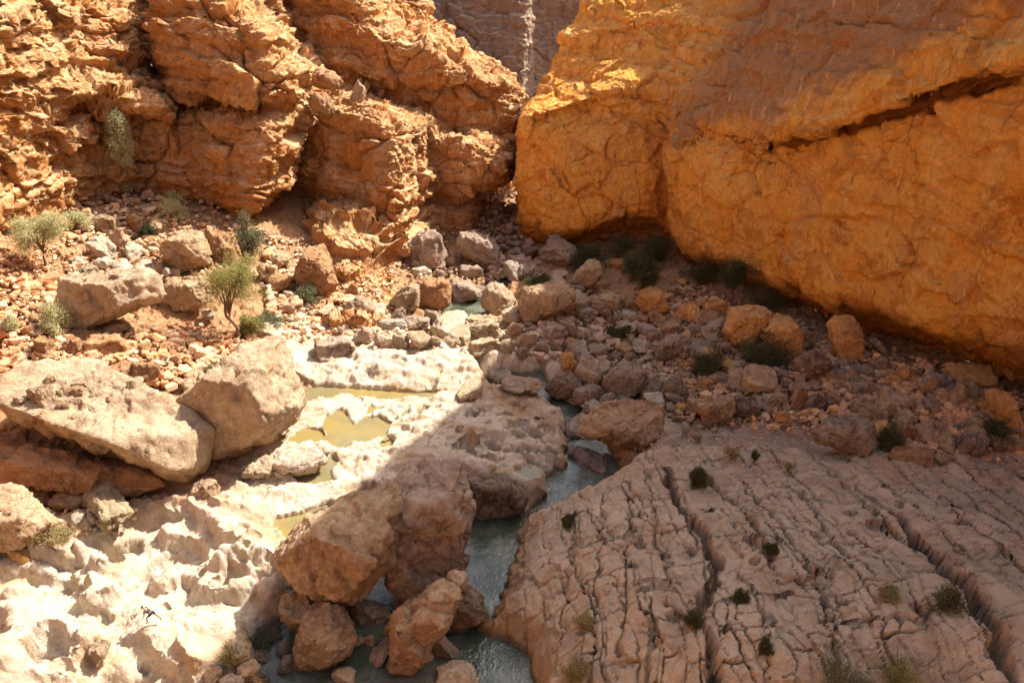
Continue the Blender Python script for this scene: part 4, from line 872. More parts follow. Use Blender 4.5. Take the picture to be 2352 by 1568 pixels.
 (1315,887,1380,935,'g','r','','',{}),(1376,904,1417,940,'g','a','','',{}),(1404,907,1452,940,'g','r','','',{}),(1458,868,1530,930,'d','a','dark speckled boulder beside the ragged river boulder',None,{}),
 (1344,924,1384,954,'g','r','','',{}),(1295,940,1354,987,'g','a','','',{}),
 (1326,918,1528,1037,'t','a','largest tan boulder lying along the near river bend','the river bend boulder',dict(pid=0,roll=-6)),
 (1478,900,1527,938,'w','r','','',{}),
 (1185,796,1218,825,'g','b','','',{}),(1190,765,1235,803,'t','a','','',{}),(1229,786,1260,810,'g','r','','',{}),(1264,773,1303,807,'g','b','','',{}),(1300,775,1333,806,'r','a','','',{}),
 (1349,785,1398,817,'g','r','','',{}),(1452,782,1494,815,'w','r','','',{}),(1412,795,1447,815,'g','r','','',{}),(1302,791,1360,831,'g','a','','',{}),(1325,751,1360,783,'w','a','','',{}),
 (1249,745,1303,782,'g','r','','',{}),(1297,745,1326,775,'g','r','','',{}),(1164,742,1198,776,'t','r','','',{}),(1076,779,1150,814,'c','b','low cream rock ridge lit at its near edge',None,{}),(1147,784,1186,816,'c','a','','',{}),
 (1075,735,1154,785,'c','a','cream boulder with white sunlit cap by the stream','the white-capped boulder',{}),(1015,746,1079,804,'c','a','','',{}),(985,770,1022,805,'c','a','','',{}),
 (942,763,986,799,'c','r','','',{}),(902,763,946,800,'c','b','','',{}),(858,765,906,804,'c','a','','',{}),(724,774,820,831,'g','b','grey-brown block with a shaded front on white bedrock','the shaded-front block',{}),
 (873,733,937,760,'w','b','','',{}),(815,755,860,790,'c','a','','',{}),
 (708,212,772,264,'r','r','round rust boulder caught on the high ledge','the high ledge boulder',dict(Y=118)),
 (716,160,786,212,'r','r','rust boulder with a lit cap above the high ledge',None,dict(Y=123)),(800,188,842,242,'t','b','leaning slab of rock on the grassy high ledge',None,dict(Y=126,roll=25,asp=1.6)),
]
from mathutils.bvhtree import BVHTree
SLAB = []
def hit_slab(px, py):
    if not SLAB:
        o = next(q['o'] for q in ALL if (q.get('label') or '').startswith('huge tilted')); vs = [v.co+o.location for v in o.data.vertices]
        SLAB.append(BVHTree.FromPolygons(vs, [tuple(p.vertices) for p in o.data.polygons]))
    d = Vector([float(q) for q in ray(px, py)]).normalized(); r = SLAB[0].ray_cast(Vector((0, 0, CAMZ)), d)
    return np.array(r[0]) if r[0] is not None else hit(px, py)
ONSLAB = [(61,880,128,942,'c','b','broad cream stone on the crest of the huge tilted slab'),(130,882,167,918,'t','a','tan stone leaning on the broad cream stone of the slab'),(150,866,213,897,'c','b','long flat stone along the top edge of the huge slab'),
 (183,926,233,962,'c','a','separate cream stone lowest on the huge tilted slab'),(163,886,200,914,'t','a','wedge stone in the stone heap on the huge slab'),(157,953,181,972,'t','r','small round stone low on the huge slab'),(72,944,122,974,'r','b','rust-edged stone at the near rim of the slab heap'),
 (100,860,140,884,'c','a','small cream stone behind the heap on the huge slab'),(205,900,240,918,'c','b','thin chip of stone beside the slab heap'),(128,922,160,944,'t','b','flat tan stone in the middle of the slab heap'),(30,905,62,930,'c','a','pale stone at the far end of the slab heap'),(240,912,268,930,'t','a','lone small tan stone on bare slab beyond the heap')]
rb = random.Random(11); LAND = []
for (x0, y0, x1, y1, col, kd, lab, short, op) in B_:
    pk = next((k for k in POLYS if lab and lab.startswith(k)), None)
    if pk:
        pl_, po = POLYS.pop(pk); o = put_poly(pl_, col, **po)
        if 'tower' in lab or 'buttress' in lab or 'undercut dark' in lab: o.pass_index = int(o.pass_index*2.2)
    else: o = put(x0, y0, x1, y1, col, kd, rnd=rb, **op)
    ALL[-1]['label'] = lab or None
    if short: ALL[-1]['short'] = short; LAND.append(ALL[-1])
for (x0, y0, x1, y1, col, kd, lab) in ONSLAB:
    g = hit_slab((x0+x1)/2, y1-.2*(y1-y0)); put(x0, y0, x1, y1, col, kd, rnd=rb, Y=float(g[1])+.25, sub=5); ALL[-1]['label'] = lab
# medium loose rocks: scattered, still one by one
ZONES = [ # polygon in the picture, count, min and max width, palette, kinds
 ([(1180,740),(1330,745),(1560,800),(1560,840),(1400,830),(1200,815)], 34, 12, 30, 'ggwt', 'rra'),
 ([(1330,660),(1450,640),(1500,760),(1440,780),(1300,740)], 20, 10, 26, 'gtto', 'rab'),
 ([(1560,720),(1900,800),(2150,860),(2340,930),(2340,1040),(2100,1030),(1860,960),(1560,950),(1440,800)], 62, 32, 74, 'tgtoc', 'aab'),
 ([(1200,620),(1340,640),(1500,760),(1440,820),(1230,800)], 20, 28, 64, 'gtc', 'ab'),
 ([(1850,830),(2150,850),(2352,930),(2352,1050),(2150,1040),(2000,960),(1780,960),(1750,900)], 66, 19, 50, 'ttogrc', 'aab'),
 ([(1540,880),(1750,880),(1760,960),(1600,1000),(1540,960)], 14, 12, 30, 'gtgw', 'rab'),
 ([(160,470),(380,430),(420,560),(350,640),(170,640)], 30, 12, 30, 'twr', 'aab'),
 ([(600,540),(700,620),(900,720),(880,770),(660,770),(600,690)], 26, 10, 28, 'tcr', 'arr'),
 ([(60,700),(420,760),(400,860),(300,880),(60,870)], 26, 14, 36, 'rtr', 'aab'),
 ([(1118,440),(1186,440),(1205,600),(1125,560)], 30, 12, 34, 'gdg', 'ra'),
 ([(1560,640),(1900,800),(1850,880),(1600,880),(1500,780)], 30, 22, 54, 'togt', 'aab'),
 ([(880,590),(1060,600),(1130,640),(1060,660),(960,650)], 10, 12, 24, 'gt', 'ra'),
]
for poly, n, a, b_, pal, kds in ZONES:
    P = np.array(poly); k = 0
    while k < n:
        x, y = rb.uniform(P[:, 0].min(), P[:, 0].max()), rb.uniform(P[:, 1].min(), P[:, 1].max())
        if sdist(poly, np.array([x]), np.array([y]))[0] < 0: continue
        ww_ = a+(b_-a)*rb.random()**1.8; hh = ww_*rb.uniform(.55, .85)
        if any(abs(q['x']-x) < (q['w']+ww_)*.42 and abs(q['y']-y) < (q['h']+hh)*.42 for q in ALL) and rb.random() < .93: continue
        put(x-ww_/2, y-hh/2, x+ww_/2, y+hh/2, rb.choice(pal), rb.choice(kds), 'boulder' if a in (28, 32) else 'rock', rnd=rb, emb=.1); k += 1
print('unused outlines', list(POLYS))
SH = {'a': 'angular', 'r': 'rounded', 'b': 'blocky'}
used = set(); 
for q in ALL:
    o = q['o']; o['category'] = 'boulder' if o.name.startswith('boulder') else 'rock'
    o['group'] = 'loose boulders on the canyon floor' if o['category'] == 'boulder' else 'smaller rocks scattered over the talus'
    lab = q.get('label')
    if not lab:
        cands = sorted(LAND, key=lambda l: (l['x']-q['x'])**2+(l['y']-q['y'])**2)
        def rel(l):
            dx, dy = (q['x']-l['x'])/max(l['w'], 20), (q['y']-l['y'])/max(l['h'], 15)
            if abs(dy) > abs(dx): return 'behind' if dy < 0 else 'in front of'
            return 'on the ochre-cliff side of' if dx > 0 else 'on the sunlit-cliff side of'
        size = 'tiny' if q['w'] < 17 else 'small' if q['w'] < 30 else 'medium' if q['w'] < 60 else 'large'
        done = False
        for l in cands[:3]:
            for far in ('', 'just ', 'a few metres ', 'a little way ', 'some way ', 'farther off '):
                if l is q: continue
                lab = f"{size} {SH[q['kind']]} {q['col']} {o['category']} {far}{rel(l)} {l['short']}"
                if lab not in used and len(lab.split()) <= 16: done = True; break
            if done: break
    used.add(lab); o['label'] = lab
print('boulders', len(ALL), time.time()-T0)

# ------------------------------------------------------------------ rubble (too many to count): one mesh
rr = np.random.RandomState(9); Vall, Fall, Call = [], [], []; base = 0
PR = [rock_verts(900+i, 'arab'[i % 4], 2) for i in range(8)]; PR3 = [rock_verts(940+i, 'ab'[i % 2], 3) for i in range(8)]
RZ = [([(1180,700),(1560,720),(1620,900),(1540,960),(1400,830),(1180,815)], 900, 4, 13, 0),
 ([(1560,640),(1900,760),(2150,830),(2352,900),(2352,1060),(2100,1050),(1860,1000),(1700,980),(1540,960),(1500,800)], 3400, 4, 15, 1),
 ([(140,450),(400,400),(560,520),(600,620),(480,640),(350,650),(150,650),(40,560)], 1100, 4, 13, 2),
 ([(0,560),(160,640),(140,800),(420,740),(560,760),(640,700),(780,640),(900,700),(880,790),(650,780),(500,860),(300,880),(0,900)], 1900, 4, 14, 3),
 ([(1860,830),(2300,900),(2352,1000),(2150,1030),(1950,960)], 700, 9, 26, 1),
 ([(580,520),(900,600),(920,700),(700,640)], 500, 4, 12, 2),
 ([(1150,500),(1200,520),(1240,640),(1120,650),(900,640),(920,560)], 420, 4, 11, 0),
 ([(1450,985),(1850,990),(1900,1050),(1700,1050),(1450,1040)], 700, 2, 6, 0),
 ([(840,740),(1180,740),(1180,800),(840,800)], 300, 5, 15, 4),
 ([(1540,650),(1900,780),(2150,850),(2300,900),(2352,1050),(2100,1040),(1860,960),(1560,960),(1480,780)], 1000, 10, 26, 1), ([(0,640),(140,640),(160,780),(430,760),(560,800),(400,900),(300,870),(0,860)], 520, 10, 30, 3), ([(620,540),(700,620),(900,720),(880,770),(660,780),(600,690)], 260, 10, 26, 2), ([(1110,440),(1190,440),(1250,640),(1100,640)], 160, 9, 22, 0), ([(1200,740),(1480,740),(1560,900),(1400,840),(1200,820)], 220, 10, 26, 0), ([(160,470),(400,430),(470,560),(330,650),(160,640)], 160, 10, 26, 2),
 ([(100,1165),(330,1165),(280,1230),(120,1230)], 60, 5, 14, 4), ([(620,1440),(900,1440),(900,1500),(620,1540)], 50, 6, 15, 1)]
PALS = [[(.42,.28,.19),(.37,.24,.16),(.52,.36,.24)], [(.56,.29,.10),(.48,.26,.13),(.38,.21,.11),(.60,.37,.18)], [(.58,.36,.19),(.50,.25,.10),(.62,.46,.31)], [(.54,.27,.11),(.46,.18,.06),(.60,.40,.23)], [(.64,.50,.36),(.58,.40,.24)]]
for poly, n, a, b_, pi in RZ:
    P = np.array(poly); X = rr.uniform(P[:, 0].min(), P[:, 0].max(), n*3); Y = rr.uniform(P[:, 1].min(), P[:, 1].max(), n*3)
    ok = sdist(poly, X, Y) > 0; X, Y = X[ok][:n], Y[ok][:n]
    for x, y in zip(X, Y):
        g = hit(x, y); d = proj(g)[2]; s = (a+(b_-a)*rr.rand()**2.5)*d/F*.6
        V, Fc = (PR3 if s > 9*.6*d/F else PR)[rr.randint(8)]; th = rr.rand()*6.28; sc_ = s*np.array([1, rr.uniform(.7, 1), rr.uniform(.5, .9)])
        Vall.append((V*sc_)@(rotz(th)@roty(rr.uniform(-.5, .5))).T+g+[0, 0, s*.12]); Fall.append(Fc+base); base += len(V)
        c = np.array(PALS[pi][rr.randint(len(PALS[pi]))])*rr.uniform(.75, 1.25); Call.append(np.repeat(c[None], len(V), 0))
me = mesh_np('rubble', np.vstack(Vall), np.vstack(Fall), smooth=False); color_attr(me, 'tone', np.vstack(Call))
m, b, bsdf, out = new_mat('rubble_stone', False)
vc = b.n('ShaderNodeVertexColor', layer_name='tone'); pos = b.n('ShaderNodeNewGeometry', out=0)
col = b.mix(b.m('MULTIPLY', b.mr(b.noise(pos, 4, 5, .7), .4, .65), .4), vc, (.66, .52, .40)); b.L.new(col, bsdf.inputs['Base Color']); bsdf.inputs['Roughness'].default_value = .95
bp = b.n('ShaderNodeBump', {'Height': b.noise(pos, 6, 6, .7), 'Strength': .8, 'Distance': .08}); b.L.new(bp, bsdf.inputs['Normal'])
link('rubble', me, m, kind='stuff', label='loose rubble and small stones covering the talus', category='rubble')
print('rubble', time.time()-T0)

# ------------------------------------------------------------------ trees and shrubs
def leaf_mat(name, c1, c2):
    m, b, bsdf, out = new_mat(name, False)
    g = b.nt.nodes.new('ShaderNodeNewGeometry'); r = g.outputs['Random Per Island']
    col = b.mix(r, c1, c2); b.L.new(col, bsdf.inputs['Base Color']); bsdf.inputs['Roughness'].default_value = .7
    tr = b.nt.nodes.new('ShaderNodeBsdfTranslucent'); b.L.new(col, tr.inputs[0]); mx = b.nt.nodes.new('ShaderNodeMixShader'); mx.inputs[0].default_value = .3
    b.L.new(bsdf.outputs[0], mx.inputs[1]); b.L.new(tr.outputs[0], mx.inputs[2]); b.L.new(mx.outputs[0], out.inputs[0]); return m
LM = {'pale': leaf_mat('pale_leaf', (.60, .56, .31), (.42, .42, .22)), 'green': leaf_mat('green_leaf', (.24, .24, .07), (.36, .33, .12)),
      'dark': leaf_mat('dark_leaf', (.055, .065, .022), (.10, .105, .04)), 'mid': leaf_mat('mid_leaf', (.12, .13, .06), (.20, .20, .10)), 'dry': leaf_mat('dry_leaf', (.42, .33, .14), (.30, .24, .10))}
wmat, b, bsdf, out = new_mat('bark', False); bsdf.inputs['Base Color'].default_value = (.16, .10, .06, 1); bsdf.inputs['Roughness'].default_value = .95
nb = b.noise(b.n('ShaderNodeNewGeometry', out=0), 3, 5, .7); b.L.new(b.mix(nb, (.10, .06, .035), (.24, .16, .10)), bsdf.inputs['Base Color'])
def tube(paths):
    V, Fc = [], []; k = 6
    for pts_, r0, r1 in paths:
        pts_ = np.array(pts_); n = len(pts_); s0 = len(V)
        for i, p in enumerate(pts_):
            t = pts_[min(i+1, n-1)]-pts_[max(i-1, 0)]; t = t/(np.linalg.norm(t)+1e-9)
            u = np.cross(t, [0, 0, 1.0] if abs(t[2]) < .9 else [1.0, 0, 0]); u /= np.linalg.norm(u); v_ = np.cross(t, u); r = r0+(r1-r0)*i/(n-1)
            for j in range(k): a = 6.2832*j/k; V.append(p+r*(u*math.cos(a)+v_*math.sin(a)))
        for i in range(n-1):
            for j in range(k): Fc.append((s0+i*k+j, s0+i*k+(j+1) % k, s0+(i+1)*k+(j+1) % k, s0+(i+1)*k+j))
    return np.array(V), np.array(Fc)
def plant(x0, y0, x1, y1, tone, style, name, label, cat, group=None, Y=None, seed=0, dens=1.0):
    if 'slab' in label or 'crack' in label: hx, hy = (x1-x0)*.1, (y1-y0)*.2; x0 += hx; x1 -= hx; y0 += hy; dens *= .6
    r = np.random.RandomState(seed+int(x0)); cx = (x0+x1)/2
    g = np.array(WY(cx, y1, Y)) if Y is not None else hit(cx, y1-2); d = proj(g)[2]; mpp = d/F
    Wd = (x1-x0)*mpp; Hh = (y1-y0)*mpp/(.95 if style != 'bush' else 1.0)
    root = bpy.data.objects.new(name, None); C.objects.link(root); root.location = g; root['label'] = label; root['category'] = cat
    if group: root['group'] = group
    lv = max(.05, 2.6*mpp); paths = []; tips = []
    if style == 'tree':
        tr = [(0, 0, -.3)]; lean = r.uniform(-.12, .12)
        for i in range(1, 6): tr.append((lean*Hh*i/5+r.normal()*.03*Hh, r.normal()*.02*Hh, Hh*.42*i/5))
        paths.append((tr, Hh*.022+.04, Hh*.014)); top = np.array(tr[-1])
        for i in range(13):
            a = r.rand()*6.28; e = np.array([math.cos(a)*Wd*.5*r.uniform(.3, .95), math.sin(a)*Wd*.4*r.uniform(.3, .9), Hh*r.uniform(.5, .95)])
            s_ = top*r.uniform(.55, 1); md = (s_+e)/2+[0, 0, .06*Hh]; paths.append(([s_, md, e], Hh*.012, .015)); tips.append(e)
            for _ in range(3): e2 = e+r.normal(size=3)*[Wd*.11, Wd*.11, Hh*.07]; paths.append(([md, (md+e2)/2, e2], .04, .012)); tips.append(e2)
        sp, per = (Wd*.085, Wd*.085, Hh*.06), 260
    elif style == 'plume':
        tr = [(0, 0, -.3), (.02*Wd, 0, Hh*.3), (0, 0, Hh*.9)]; paths.append((tr, .16, .03))
        for i in range(46):
            h_ = r.uniform(.22, 1); wd = Wd*.42*math.sin(min(1, (h_)*1.0)*math.pi*.8+.25); a = r.rand()*6.28
            e = np.array([math.cos(a)*wd*r.uniform(.3, 1), math.sin(a)*wd*r.uniform(.3, 1), Hh*h_]); paths.append(([(0, 0, Hh*h_*.7), e*[.5, .5, .95], e], .03, .01)); tips.append(e)
        sp, per = (Wd*.10, Wd*.10, Hh*.05), 170
    elif style == 'bush':
        lobes = [(r.uniform(-.34, .34)*Wd, r.uniform(-.25, .25)*Wd, r.uniform(.35, .85)*Hh, r.uniform(.10, .22)*Wd) for _ in range(6)]
        for i in range(42):
            lx, ly, lz, lr = lobes[i % 6]; e = np.array([lx, ly, lz*r.uniform(.25, 1)])+r.normal(size=3)*[lr, lr, Hh*.09]; e[2] = max(e[2], .05*Hh)
            paths.append(([(0, 0, -.1), e*[.5, .5, .6], e*r.uniform(.95, 1.35)], .05, .012)); tips.append(e)
        sp, per = (Wd*.10, Wd*.10, Hh*.09), 150
    else:   # tuft of blades
        for i in range(26): a = r.rand()*6.28; e = np.array([math.cos(a)*Wd*.45*r.rand(), math.sin(a)*Wd*.45*r.rand(), Hh*r.uniform(.4, .95)]); tips.append(e); paths.append(([(0, 0, -.1), e*[.4, .4, .6], e], .02, .008))
        sp, per = (Wd*.08, Wd*.08, Hh*.09), 45
    V, Fc = tube(paths); tm = mesh_np('trunk', V, Fc); link('trunk' if style in ('tree', 'plume') else 'stems', tm, wmat, root)
    n = int(per*dens); T = np.repeat(np.array(tips), n, 0); N_ = len(T); Pc = T+r.normal(size=(N_, 3))*sp
    if style == 'plume': Pc[:, 2] -= np.abs(r.normal(size=N_))*Hh*.03
    a = r.normal(size=(N_, 3)); a[:, 2] += .7*(1 if style != 'plume' else -1); a /= np.linalg.norm(a, axis=1)[:, None]; c_ = np.cross(a, r.normal(size=(N_, 3))); c_ /= np.linalg.norm(c_, axis=1)[:, None]
    L = lv*r.uniform(.7, 1.8, N_)[:, None]; Wf = lv*r.uniform(.25, .5, N_)[:, None]
    V = np.stack([Pc-a*L*.5, Pc+c_*Wf, Pc+a*L*.5, Pc-c_*Wf], 1).reshape(-1, 3); Fc = np.arange(N_*4).reshape(-1, 4)
    link('crown', mesh_np('crown', V, Fc, False), LM[tone], root)
    return root
PL = [
 (262,268,322,402,'pale','plume','tamarisk_tree','pale feathery tree growing against the sunlit cliff','tree',dict(Y=106)),
 (52,498,158,612,'pale','tree','acacia_tree','pale spreading thorn tree beside the sunlit cliff foot','tree',{}),
 (543,498,606,588,'mid','bush','shrub','dense blue-green bush at the foot of the buttress','shrub',{}),
 (482,608,602,768,'green','tree','acacia_tree','yellow-green thorn tree with bare trunk beside the undercut ledge','tree',{}),
 (556,700,596,764,'green','bush','shrub','bright green bush at the foot of the thorn tree','shrub',{}),
 (160,475,205,520,'pale','bush','shrub','pale grey-green bush at the head of the rockfall','shrub',{}),
 (275,395,318,442,'pale','bush','shrub','small pale bush under the feathery cliff tree','shrub',{}),
 (88,690,150,765,'pale','bush','shrub','pale wispy bush at the end of the undercut ledge','shrub',{}),
 (0,715,40,760,'pale','bush','shrub','pale bush on the red talus far from the ledge','shrub',{}),
 (325,515,352,545,'dark','bush','shrub','small dark bush in the shaded rockfall','shrub',{}),
 (676,650,722,700,'mid','bush','shrub','thin green bush before the tall pointed boulder','shrub',{}),
 (470,835,512,868,'mid','bush','shrub','tiny green bush above the pitted pyramid boulder','shrub',{}),
 (590,725,650,752,'mid','bush','shrub','low grey-green bush on the stony bank','shrub',{}),
 (380,430,460,500,'pale','bush','shrub','pale bush on the talus under the dark crack','shrub',{}),
 (575,38,635,85,'pale','bush','shrub','pale bush on the top edge of the buttress','shrub',dict(Y=124)),
 (105,1190,175,1242,'dry','bush','shrub','dry yellow bush beside the orange wedge boulder','shrub',{}),
 (1318,528,1400,616,'dark','bush','shrub','dark bush beside the leaning grey boulder','shrub',{}),
 (1385,525,1460,600,'dark','bush','shrub','dark bush deep in the shade of the overhang','shrub',dict(dens=.45)),
 (1450,520,1530,600,'dark','bush','shrub','dark bush in the corner of the ochre wall','shrub',{}),
 (1432,598,1500,708,'dark','tree','thorn_tree','dark slender tree beside the tall orange block','tree',{}),
 (1203,618,1262,664,'dark','bush','shrub','dark bush beyond the broad tan block','shrub',{}),
 (1572,572,1640,650,'dark','bush','shrub','dark shrub under the overhang of the ochre wall','shrub',dict(dens=.45)),
 (1640,600,1712,698,'dark','tree','thorn_tree','dark bare-stemmed tree below the ochre overhang','tree',dict(dens=.5)),
 (1700,640,1800,706,'dark','bush','shrub','low black shrub behind the largest orange block','shrub',dict(dens=.45)),
 (1695,772,1806,852,'dark','bush','shrub','round black bush below the two large orange blocks','shrub',dict(dens=1.6)),
 (1588,775,1668,862,'dark','bush','shrub','dark straggling bush around the low orange boulder','shrub',{}),
 (1325,560,1345,600,'dark','bush','shrub','narrow dark shrub touching the leaning grey boulder','shrub',{}),
 (2002,962,2064,1032,'dark','bush','shrub','dark bush beside the broad grey boulder','shrub',{}),
 (2248,950,2335,1010,'dark','bush','shrub','dark bush in the hollow under the leaning orange slab','shrub',{}),
 (1398,745,1440,775,'dark','bush','shrub','small dark bush among driftwood in mid canyon','shrub',{}),
 (505,1478,560,1530,'green','tuft','grass_tuft','green grass tuft at the edge of the white bedrock','grass',{}),
 (560,1425,640,1490,'mid','bush','shrub','grassy green bush below the white bedrock rim','shrub',{}),
 (640,1410,690,1450,'dark','bush','shrub','dark tuft behind the cracked egg boulder','shrub',{}),
 (1580,1055,1618,1112,'dark','bush','shrub','taller dark plant beside the white-watered pot hole','shrub',{}),
 (1288,1168,1322,1208,'dark','bush','shrub','dark plant near the river rim of the slab','shrub',{}),
 (1660,1030,1700,1058,'dry','tuft','grass_tuft','rusty dry tuft on the edge of the gravel bar','grass',{}),
 (1720,1035,1742,1065,'dark','tuft','grass_tuft','upright dark plant on the edge of the gravel bar','grass',{}),
 (1790,1055,1830,1085,'dry','tuft','grass_tuft','dry brown tuft on the top of the slab','grass',{}),
 (1680,1335,1720,1382,'dark','bush','shrub','dark bush in the middle of the lower slab','shrub',{}),
 (1560,1380,1620,1440,'dark','bush','shrub','dark bush in the wide cleft of the slab','shrub',{}),
 (1310,1395,1370,1440,'dry','bush','shrub','dry olive bush on the orange foot of the slab','shrub',{}),
 (2125,1310,2210,1400,'dark','bush','shrub','dark bush filling the long deep crack','shrub',{}),
 (1990,1470,2130,1580,'green','bush','shrub','olive-green bush at the near edge of the slab','shrub',{}),
 (1870,1500,1990,1590,'mid','bush','shrub','broad olive bush beside the brighter olive-green bush','shrub',{}),
 (1290,1500,1360,1550,'dry','bush','shrub','dry bush on the rim above the bottom pool','shrub',{}),
 (2010,1330,2070,1372,'dry','bush','shrub','thin brown bush next to the long deep crack','shrub',{}),
 (1755,1235,1785,1275,'dark','bush','shrub','dark plant rooted in a middle crack of the slab','shrub',{}),
 (1740,1425,1775,1500,'dark','bush','shrub','narrow dark plant down the near crack','shrub',{}),
]
for i, (x0, y0, x1, y1, tn, stl, nm, lb, cat, op) in enumerate(PL):
    gp = {'tree': 'thorn trees in the canyon', 'shrub': 'shrubs among the rocks', 'grass': 'tufts on the rocks'}[cat]
    plant(x0, y0, x1, y1, tn, stl, nm, lb, cat, gp, seed=i*7, **op)
print('plants', time.time()-T0)

for (pts_, lab) in (([(745,668),(775,655),(812,640)], 'bleached dead log lying by the oval cream boulder'), ([(1388,812),(1420,800),(1468,792)], 'dark dead branch lying among the mid canyon rocks'),
        ([(462,880),(500,862),(545,838)], 'thin dead branch above the pitted pyramid boulder'), ([(600,748),(640,735),(690,742)], 'pale driftwood stick on the stony bank by the thorn tree')):
    q = np.array([hit(*p) for p in pts_]); c0 = q[0].copy(); r = np.random.RandomState(int(pts_[0][0])); q = q-c0+[0, 0, .25]
    root = bpy.data.objects.new('driftwood', None); C.objects.link(root); root.location = c0; root['label'] = lab; root['category'] = 'driftwood'; root['group'] = 'dead wood left by floods'
    V, Fc = tube([(q+r.normal(size=q.shape)*.05, .17, .07)]); link('trunk', mesh_np('trunk', V, Fc), wmat, root)
    bs = []
    for i in range(6):
        s_ = q[r.randint(1, 3)]*r.uniform(.5, 1); bs.append(([s_, s_+r.normal(size=3)*[.6, .4, .25]+[0, 0, .25], s_+r.normal(size=3)*[1.4, .8, .4]+[0, 0, .35]], .06, .015))
    V, Fc = tube(bs); link('branches', mesh_np('branches', V, Fc), wmat, root)
# ------------------------------------------------------------------ the person
def pmat(name, c, rough=.7):
    m, b, bsdf, out = new_mat(name, False); pos = b.n('ShaderNodeTexCoord', out=3)
    b.L.new(b.mix(b.mr(b.noise(pos, 14, 4, .6), .3, .7), c, tuple(q*.85 for q in c)), bsdf.inputs['Base Color']); bsdf.inputs['Roughness'].default_value = rough; return m
def skin(name, verts, edges, rad, mat, parent=None, root=0, sub=2):
    me = bpy.data.meshes.new(name); me.from_pydata(verts, edges, []); me.update()
    o = bpy.data.objects.new(name, me); C.objects.link(o); me.materials.append(mat)
    if parent: o.parent = parent
    md = o.modifiers.new('skin', 'SKIN'); md.use_smooth_shade = True
    for i, r_ in enumerate(rad): me.skin_vertices[0].data[i].radius = (r_ if isinstance(r_, tuple) else (r_, r_))
    me.skin_vertices[0].data[root].use_root = True
    s = o.modifiers.new('sub', 'SUBSURF'); s.levels = sub; s.render_levels = sub
    return o
foot = hit(343.5, 1436.5)
# local frame: +x is the way the person faces (the sunlit side, world -X), z up
Vp = [(-.36,0,.80), (-.22,0,.93), (-.08,0,1.06), (.0,0,1.16), (.06,0,1.22),                       # 0 pelvis,1 waist,2 chest,3 neck base,4 neck
 (.11,0,1.28), (.15,0,1.33), (.17,0,1.38),                                                         # 5-7 head
 (-.33,.10,.76), (-.02,.12,.46), (-.01,.12,.10), (.02,.12,.03), (.15,.12,.02),                     # 8 hip 9 knee 10 ankle 11 heel 12 toe  (front leg)
 (-.40,-.10,.76), (-.58,-.12,.42), (-.80,-.12,.12), (-.84,-.12,.06), (-.72,-.12,.02),              # 13 hip 14 knee 15 ankle 16 heel 17 toe (back leg)
 (-.03,.19,1.10), (.01,.23,.84), (.14,.22,.62), (.18,.22,.56),                                     # 18 shoulder 19 elbow 20 wrist 21 palm
 (-.03,-.19,1.10), (.03,-.22,.84), (.20,-.18,.66), (.25,-.17,.61)]                                 # 22 shoulder 23 elbow 24 wrist 25 palm
Ep = [(0,1),(1,2),(2,3),(3,4),(4,5),(5,6),(6,7),(0,8),(8,9),(9,10),(10,11),(11,12),(0,13),(13,14),(14,15),(15,16),(16,17),(2,18),(18,19),(19,20),(20,21),(2,22),(22,23),(23,24),(24,25)]
Rp = [(.15,.11),(.13,.10),(.16,.11),(.08,.08),(.055,.055),(.085,.075),(.10,.085),(.075,.07),(.09,.09),(.058,.058),(.038,.038),(.04,.045),(.035,.03),(.09,.09),(.058,.058),(.038,.038),(.04,.045),(.035,.03),
 (.06,.06),(.042,.042),(.028,.028),(.034,.02),(.06,.06),(.042,.042),(.028,.028),(.034,.02)]
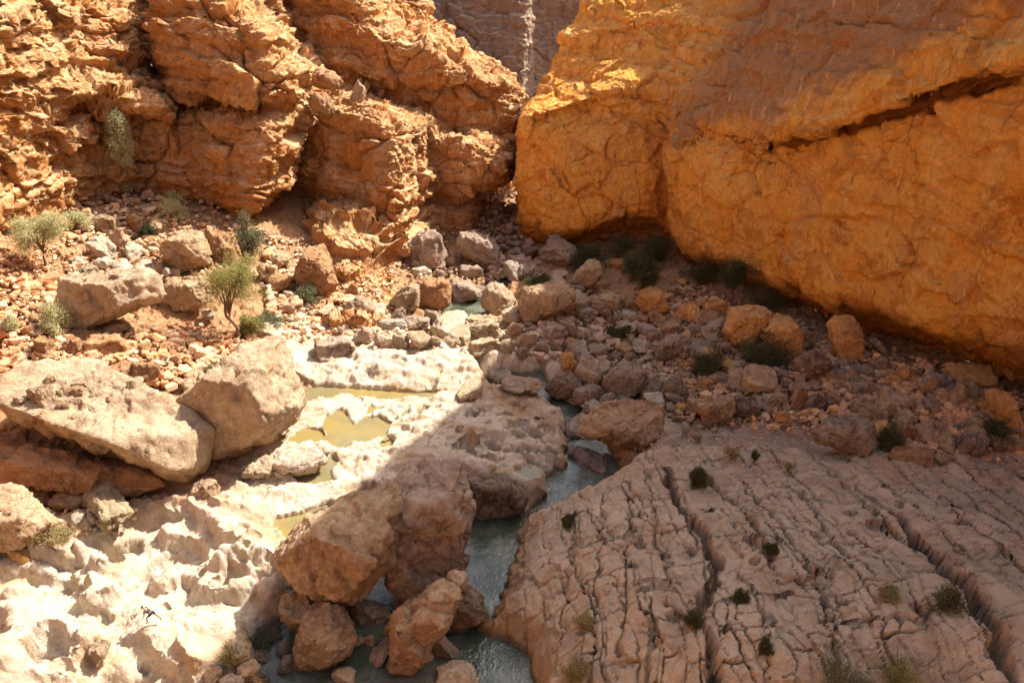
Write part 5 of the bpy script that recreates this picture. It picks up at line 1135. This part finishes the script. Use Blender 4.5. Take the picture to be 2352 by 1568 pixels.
for pa, sgn in ((21, 1), (25, -1)):
    bx, by, bz = Vp[pa]
    for k, (dy, ln) in enumerate(((-.030, .070), (-.010, .080), (.010, .075), (.028, .060))):
        i = len(Vp); Vp += [(bx+.025, by+dy, bz-.035), (bx+.03+ln*.3, by+dy*1.1, bz-.04-ln*.45), (bx+.03+ln*.15, by+dy*1.1, bz-.045-ln*.85)]; Ep += [(pa, i), (i, i+1), (i+1, i+2)]; Rp += [.010, .009, .008]
    i = len(Vp); Vp += [(bx-.005, by-sgn*.045, bz-.01), (bx+.02, by-sgn*.06, bz-.05)]; Ep += [(pa, i), (i, i+1)]; Rp += [.012, .010]
skm = pmat('skin', (.36, .17, .09), .55)
body = skin('person', Vp, Ep, Rp, skm); body.location = (foot[0]-.02, foot[1], foot[2]+.34); body.rotation_euler = (0, 0, math.pi+.12)
body['label'] = 'person in a dark shirt and shorts bending forward in mid-stride on white bedrock'; body['category'] = 'person'
shirt = pmat('dark_shirt_cloth', (.06, .055, .06), .9); shorts = pmat('black_shorts_cloth', (.02, .018, .02), .9); hairm = pmat('dark_hair', (.03, .018, .012), .6)
skin('shirt', [(-.30,0,.87),(-.20,0,.95),(-.08,0,1.07),(-.02,0,1.14),(-.03,.19,1.10),(-.01,.22,.96),(-.03,-.19,1.10),(-.01,-.22,.96)], [(0,1),(1,2),(2,3),(2,4),(4,5),(2,6),(6,7)], [(.175,.14),(.17,.14),(.20,.155),(.095,.09),(.078,.078),(.068,.068),(.078,.078),(.068,.068)], shirt, body)
skin('shorts', [(-.36,0,.80),(-.29,0,.87),(-.33,.10,.76),(-.16,.12,.60),(-.40,-.10,.76),(-.49,-.12,.58)], [(0,1),(0,2),(2,3),(0,4),(4,5)], [(.17,.13),(.155,.12),(.11,.11),(.092,.092),(.11,.11),(.092,.092)], shorts, body)
skin('hair', [(.08,0,1.33),(.11,0,1.385),(.17,0,1.425)], [(0,1),(1,2)], [(.08,.07),(.10,.085),(.07,.06)], hairm, body)
def small(name, pts_, r_, mat):
    for p in pts_:
        V, Fc = ICO[2]; me = mesh_np(name, V*np.array(r_)+np.array(p), Fc); link(name, me, mat, body)
small('eye', [(.245,.032,1.335), (.245,-.032,1.335)], (.010,.014,.010), pmat('eye', (.02, .015, .01), .3))
small('ear', [(.14,.088,1.325), (.14,-.088,1.325)], (.02,.012,.032), skm)
print('done', time.time()-T0)
